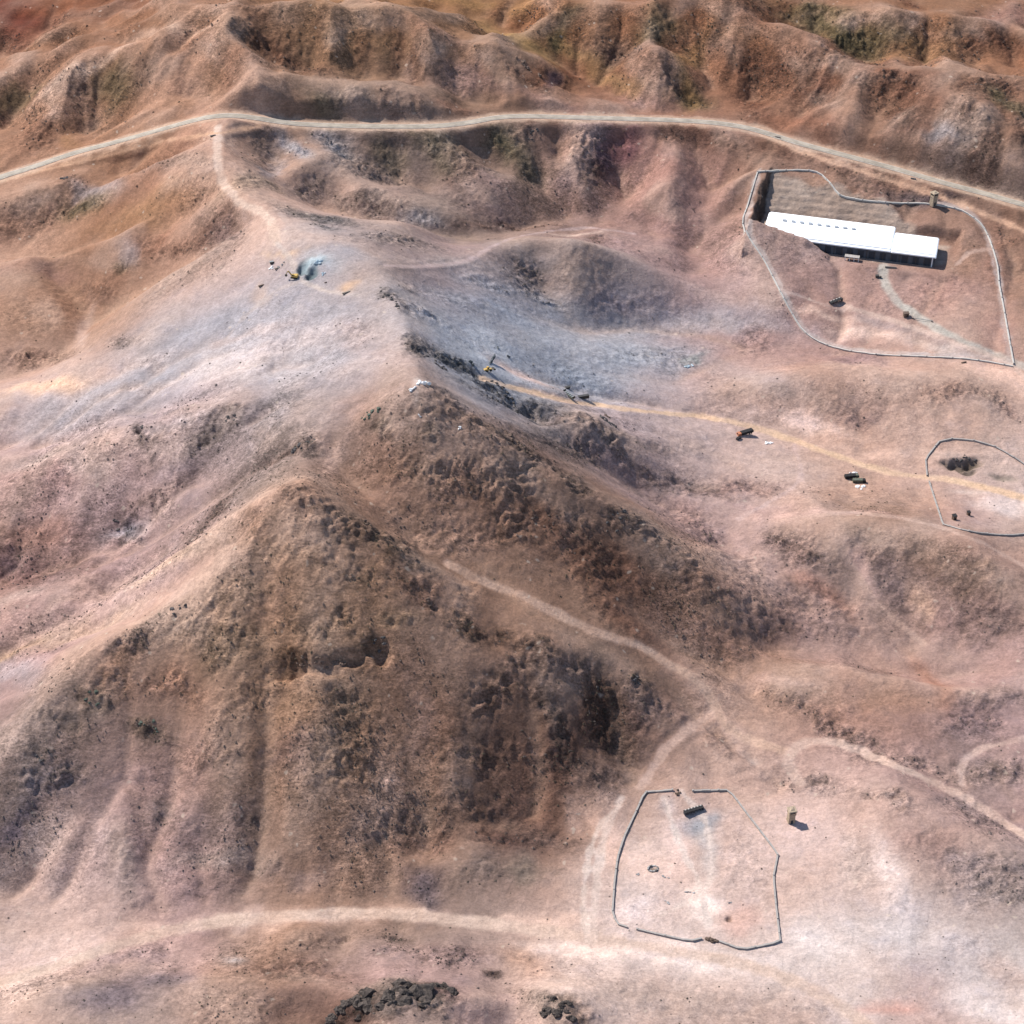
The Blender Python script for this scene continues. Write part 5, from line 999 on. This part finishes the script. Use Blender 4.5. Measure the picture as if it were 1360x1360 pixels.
# ------------------------------------------------------------ rock outcrops: broken dark crags standing out of the slopes
def outcrop(px, py, w, d, hgt, seed, label, mat='slate', rzz=0, n=9):
    g = ground_at(px, py); t = empty('rock_outcrop', g, 0, label, 'rock'); rr = random.Random(seed); c_, s_ = math.cos(rzz), math.sin(rzz)
    for k in range(n):
        x0, y0 = rr.uniform(-.5, .5) * w, rr.uniform(-.5, .5) * d; x, y = x0 * c_ - y0 * s_, x0 * s_ + y0 * c_
        z = hz(g[0] + x, g[1] + y) - g[2]; s = rr.uniform(.45, 1.)
        MB().lump((x, y, z - .25 * hgt * s), (hgt * s * rr.uniform(.8, 1.3), hgt * s * rr.uniform(.7, 1.1), hgt * s * .8), seed * 31 + k, 2, .3).build('boulder', mat, t)
for q, (px, py, w, d, hh, lb, mt, rz_) in enumerate([
  (520, 1318, 34, 14, 4.2, 'broad jagged dark outcrop at the bottom edge of the picture', 'rockD', 0), (455, 1345, 16, 6, 2.6, 'reddish black crag at the lower left of the broad bottom outcrop', 'rockD', .4),
  (590, 1312, 12, 4, 2.2, 'dark rocks at the right tip of the broad bottom outcrop', 'rockD', -.3), (745, 1340, 18, 9, 2.4, 'rounded dark outcrop at the bottom edge right of the broad one', 'rockD', -.4),
  (512, 393, 9, 9, 1.7, 'small blackish crag on the grey dust crest above the summit', 'rockA', 0), (528, 407, 3, 12, 1.3, 'narrow upright string of dark rocks under the crag on the grey crest', 'rockA', 0),
  (573, 477, 20, 8, 1.7, 'black craggy rocks at the head of the ridge beside the grey hollow', 'rockA', -.5), (672, 524, 24, 7, 1.4, 'dark craggy rocks running along the middle of the upper right ridge', 'rockA', -.6),
  (808, 560, 18, 10, 1.6, 'dark craggy rocks at the rounded end of the upper right ridge', 'rockA', -.6), (690, 592, 30, 5, 1.4, 'line of black rocks on the crest falling right from the summit', 'rockB', -.7),
  (822, 690, 12, 16, 1.5, 'steep dark rock rib on the lower right flank', 'rockA', -.8), (492, 698, 14, 5, 1.3, 'dark rocks just below the right crest of the front peak', 'rockB', -.5),
  (545, 735, 10, 4, 1.3, 'dark rocks at the low end of the right crest of the front peak', 'rockB', -.6), (285, 686, 8, 5, 1.5, 'dark edge rocks on the upper left crest of the front peak', 'rockB', .8),
  (264, 712, 8, 4, 1.3, 'dark edge rocks halfway down the left crest of the front peak', 'rockB', .9), (425, 876, 26, 3, 1.2, 'overhanging brown rocks above the dark recess in the middle of the front face', 'rockB', 0),
  (504, 856, 7, 4, 1.3, 'dark rocks over the deep hole in the middle of the front face', 'rockA', 0), (573, 803, 4, 3, 1.1, 'reddish rocks over the little hole near the saddle', 'rockB', 0),
  (842, 902, 6, 5, 1.3, 'small dark knob of rock on the lower end of the right spur', 'rockA', 0), (120, 928, 10, 8, 1.3, 'dark greenish rocks on the lower left shoulder of the front face', 'rockC', .5),
  (195, 962, 12, 5, 1.1, 'dark green mottled rocks in the lower left of the front face', 'rockC', 0), (60, 1003, 10, 6, 1.1, 'blue black rocks near the left edge of the picture', 'rockA', .3),
  (403, 588, 15, 6, 1.7, 'dark rounded crag left of the pale gully below the saddle', 'rockA', .6), (305, 556, 9, 4, 1.3, 'small pointed crag on the crest of the left hill', 'rockA', .2),
  (186, 574, 3, 8, 1.4, 'narrow black rock cleft on the left hill', 'rockA', 0), (156, 702, 5, 9, 1.2, 'dark blue rocks in the hollow on the left flank', 'rockA', 0),
  (492, 549, 13, 5, 1.3, 'dark greenish crag left of the white summit rubble', 'rockC', .1), (240, 808, 10, 6, 1.3, 'dark rocks on the left shoulder crest of the front face', 'rockA', .3),
  (320, 1117, 8, 4, .9, 'small dark rock patch alone on the pale foot slope at lower left', 'rockB', .3), (521, 1251, 7, 2, .7, 'flat dark stones just below the lower dirt track', 'rockB', 0),
  (700, 88, 20, 8, 2.0, 'dark rocks on the far crest above the paved road', 'rockB', -.5), (86, 236, 8, 6, 1.6, 'dark rocks on the hillside below the left end of the paved road', 'rockA', 0),
  (710, 175, 5, 14, 1.5, 'dark rock edge hanging just under the middle of the paved road', 'rockA', -.5), (1282, 609, 16, 2, 1.2, 'dark rocks along the upper lip of the hollow in the right hand compound', 'rockA', 0)]):
    if 'rockA' not in MT:
        MT['rockA'] = simple('dark_crag_rock', (.08, .07, .066), .95, .5, .5, .5); MT['rockD'] = simple('dark_brown_crag_rock', (.062, .048, .040), .95, .6, .9, .5); MT['rockB'] = simple('reddish_crag_rock', (.15, .098, .072), .95, .4, .5, .5); MT['rockC'] = simple('greenish_crag_rock', (.085, .10, .075), .95, .4, .5, .5)
    outcrop(px, py, w, d, hh, 50 + q, lb, mt, rz_, max(6, int(w * (1.1 if py > 1285 else .7))))
print('things', time.time() - T0)

# ------------------------------------------------------------ loose stones and dry scrub: nobody could count them
def scatter(name, n, seed, size, dens, mat, flat):
    rr = np.random.default_rng(seed); N = n * 12
    yv_ = 520 * (1900 / 520.) ** rr.uniform(0, 1, N); x = rr.uniform(-1, 1, N) * np.interp(yv_, [500, 1960], [245, 630])
    u_, v_ = (x - X0) / FG, (yv_ - Y0) / FG
    clump = .5 + .5 * fbm(x, yv_, 22, seed, 3); pr = dens(bil(ROCK, u_, v_)) * np.clip(clump, 0, 1) ** 2
    pr[TI[v_.astype(int), u_.astype(int)] >= 0] = 0; pr[bil(ROADD.astype(float), u_, v_) < 10] = 0
    s_, t_ = (x - B0[0]) * BE[0] + (yv_ - B0[1]) * BE[1], (x - B0[0]) * BN[0] + (yv_ - B0[1]) * BN[1]; pr[(s_ > -12) & (s_ < 136) & (t_ > -9) & (t_ < 42)] = 0
    k = np.where(rr.uniform(0, 1, N) < pr)[0][:n]; m = len(k); x, y = x[k], yv_[k]; z = hz(x, y)
    s = size[0] * (size[1] / size[0]) ** (rr.uniform(0, 1, m) ** 2.2) * np.interp(y, [520, 1900], [.8, 1.5])
    base_ = np.array([(1, 0, 0), (-1, 0, 0), (0, 1, 0), (0, -1, 0), (0, 0, 1), (0, 0, -.6)], float)
    V = base_[None] * rr.uniform(.55, 1.25, (m, 6, 1)); V[..., 2] *= flat; a = rr.uniform(0, 6.28, m); c_, sn = np.cos(a)[:, None], np.sin(a)[:, None]
    V = np.stack([V[..., 0] * c_ - V[..., 1] * sn, V[..., 0] * sn + V[..., 1] * c_, V[..., 2]], -1) * s[:, None, None]
    V += np.stack([x, y, z + s * .15], -1)[:, None]
    T_3 = np.array([(0, 2, 4), (2, 1, 4), (1, 3, 4), (3, 0, 4), (2, 0, 5), (1, 2, 5), (3, 1, 5), (0, 3, 5)]); q = (np.arange(m) * 6)[:, None, None] + T_3[None]
    me = make_mesh(name, V.reshape(-1, 3), q.reshape(-1, 3), False)
    cc = bil(SOIL, (x - X0) / FG, (y - Y0) / FG) * ALB; tint = rr.uniform(.5, 1., (m, 1)); g = mat[None] * rr.uniform(.7, 1.4, (m, 1))
    cc = cc * tint * .45 + g * .6; cc = np.repeat(np.c_[cc, np.ones(m)], 6, 0)
    at_ = me.color_attributes.new('soil', 'FLOAT_COLOR', 'POINT'); at_.data.foreach_set('color', cc.astype(np.float32).ravel())
    me.materials.append(SM); o = bpy.data.objects.new(name, me); COL.objects.link(o); o['kind'] = 'stuff'; print(name, m); return o
SM, nt, b = new_mat('loose_stone'); a = nd(nt, 'ShaderNodeAttribute', attribute_name='soil'); nt.links.new(a.outputs['Color'], b.inputs['Base Color']); b.inputs['Roughness'].default_value = 1; b.inputs['Specular IOR Level'].default_value = .1
tag(scatter('loose_rocks', 30000, 901, (.25, 1.1), lambda r: .002 + 1.1 * r ** 1.8, np.array([.10, .085, .075]), .8), 'dark loose stones strewn over the rocky slopes', 'stones')
tag(scatter('desert_scrub', 38000, 902, (.3, 1.0), lambda r: .008 + .9 * r ** 2, np.array([.055, .052, .036]), .7), 'low dry dark scrub dotted over the desert slopes', 'scrub')
print('total', time.time() - T0)
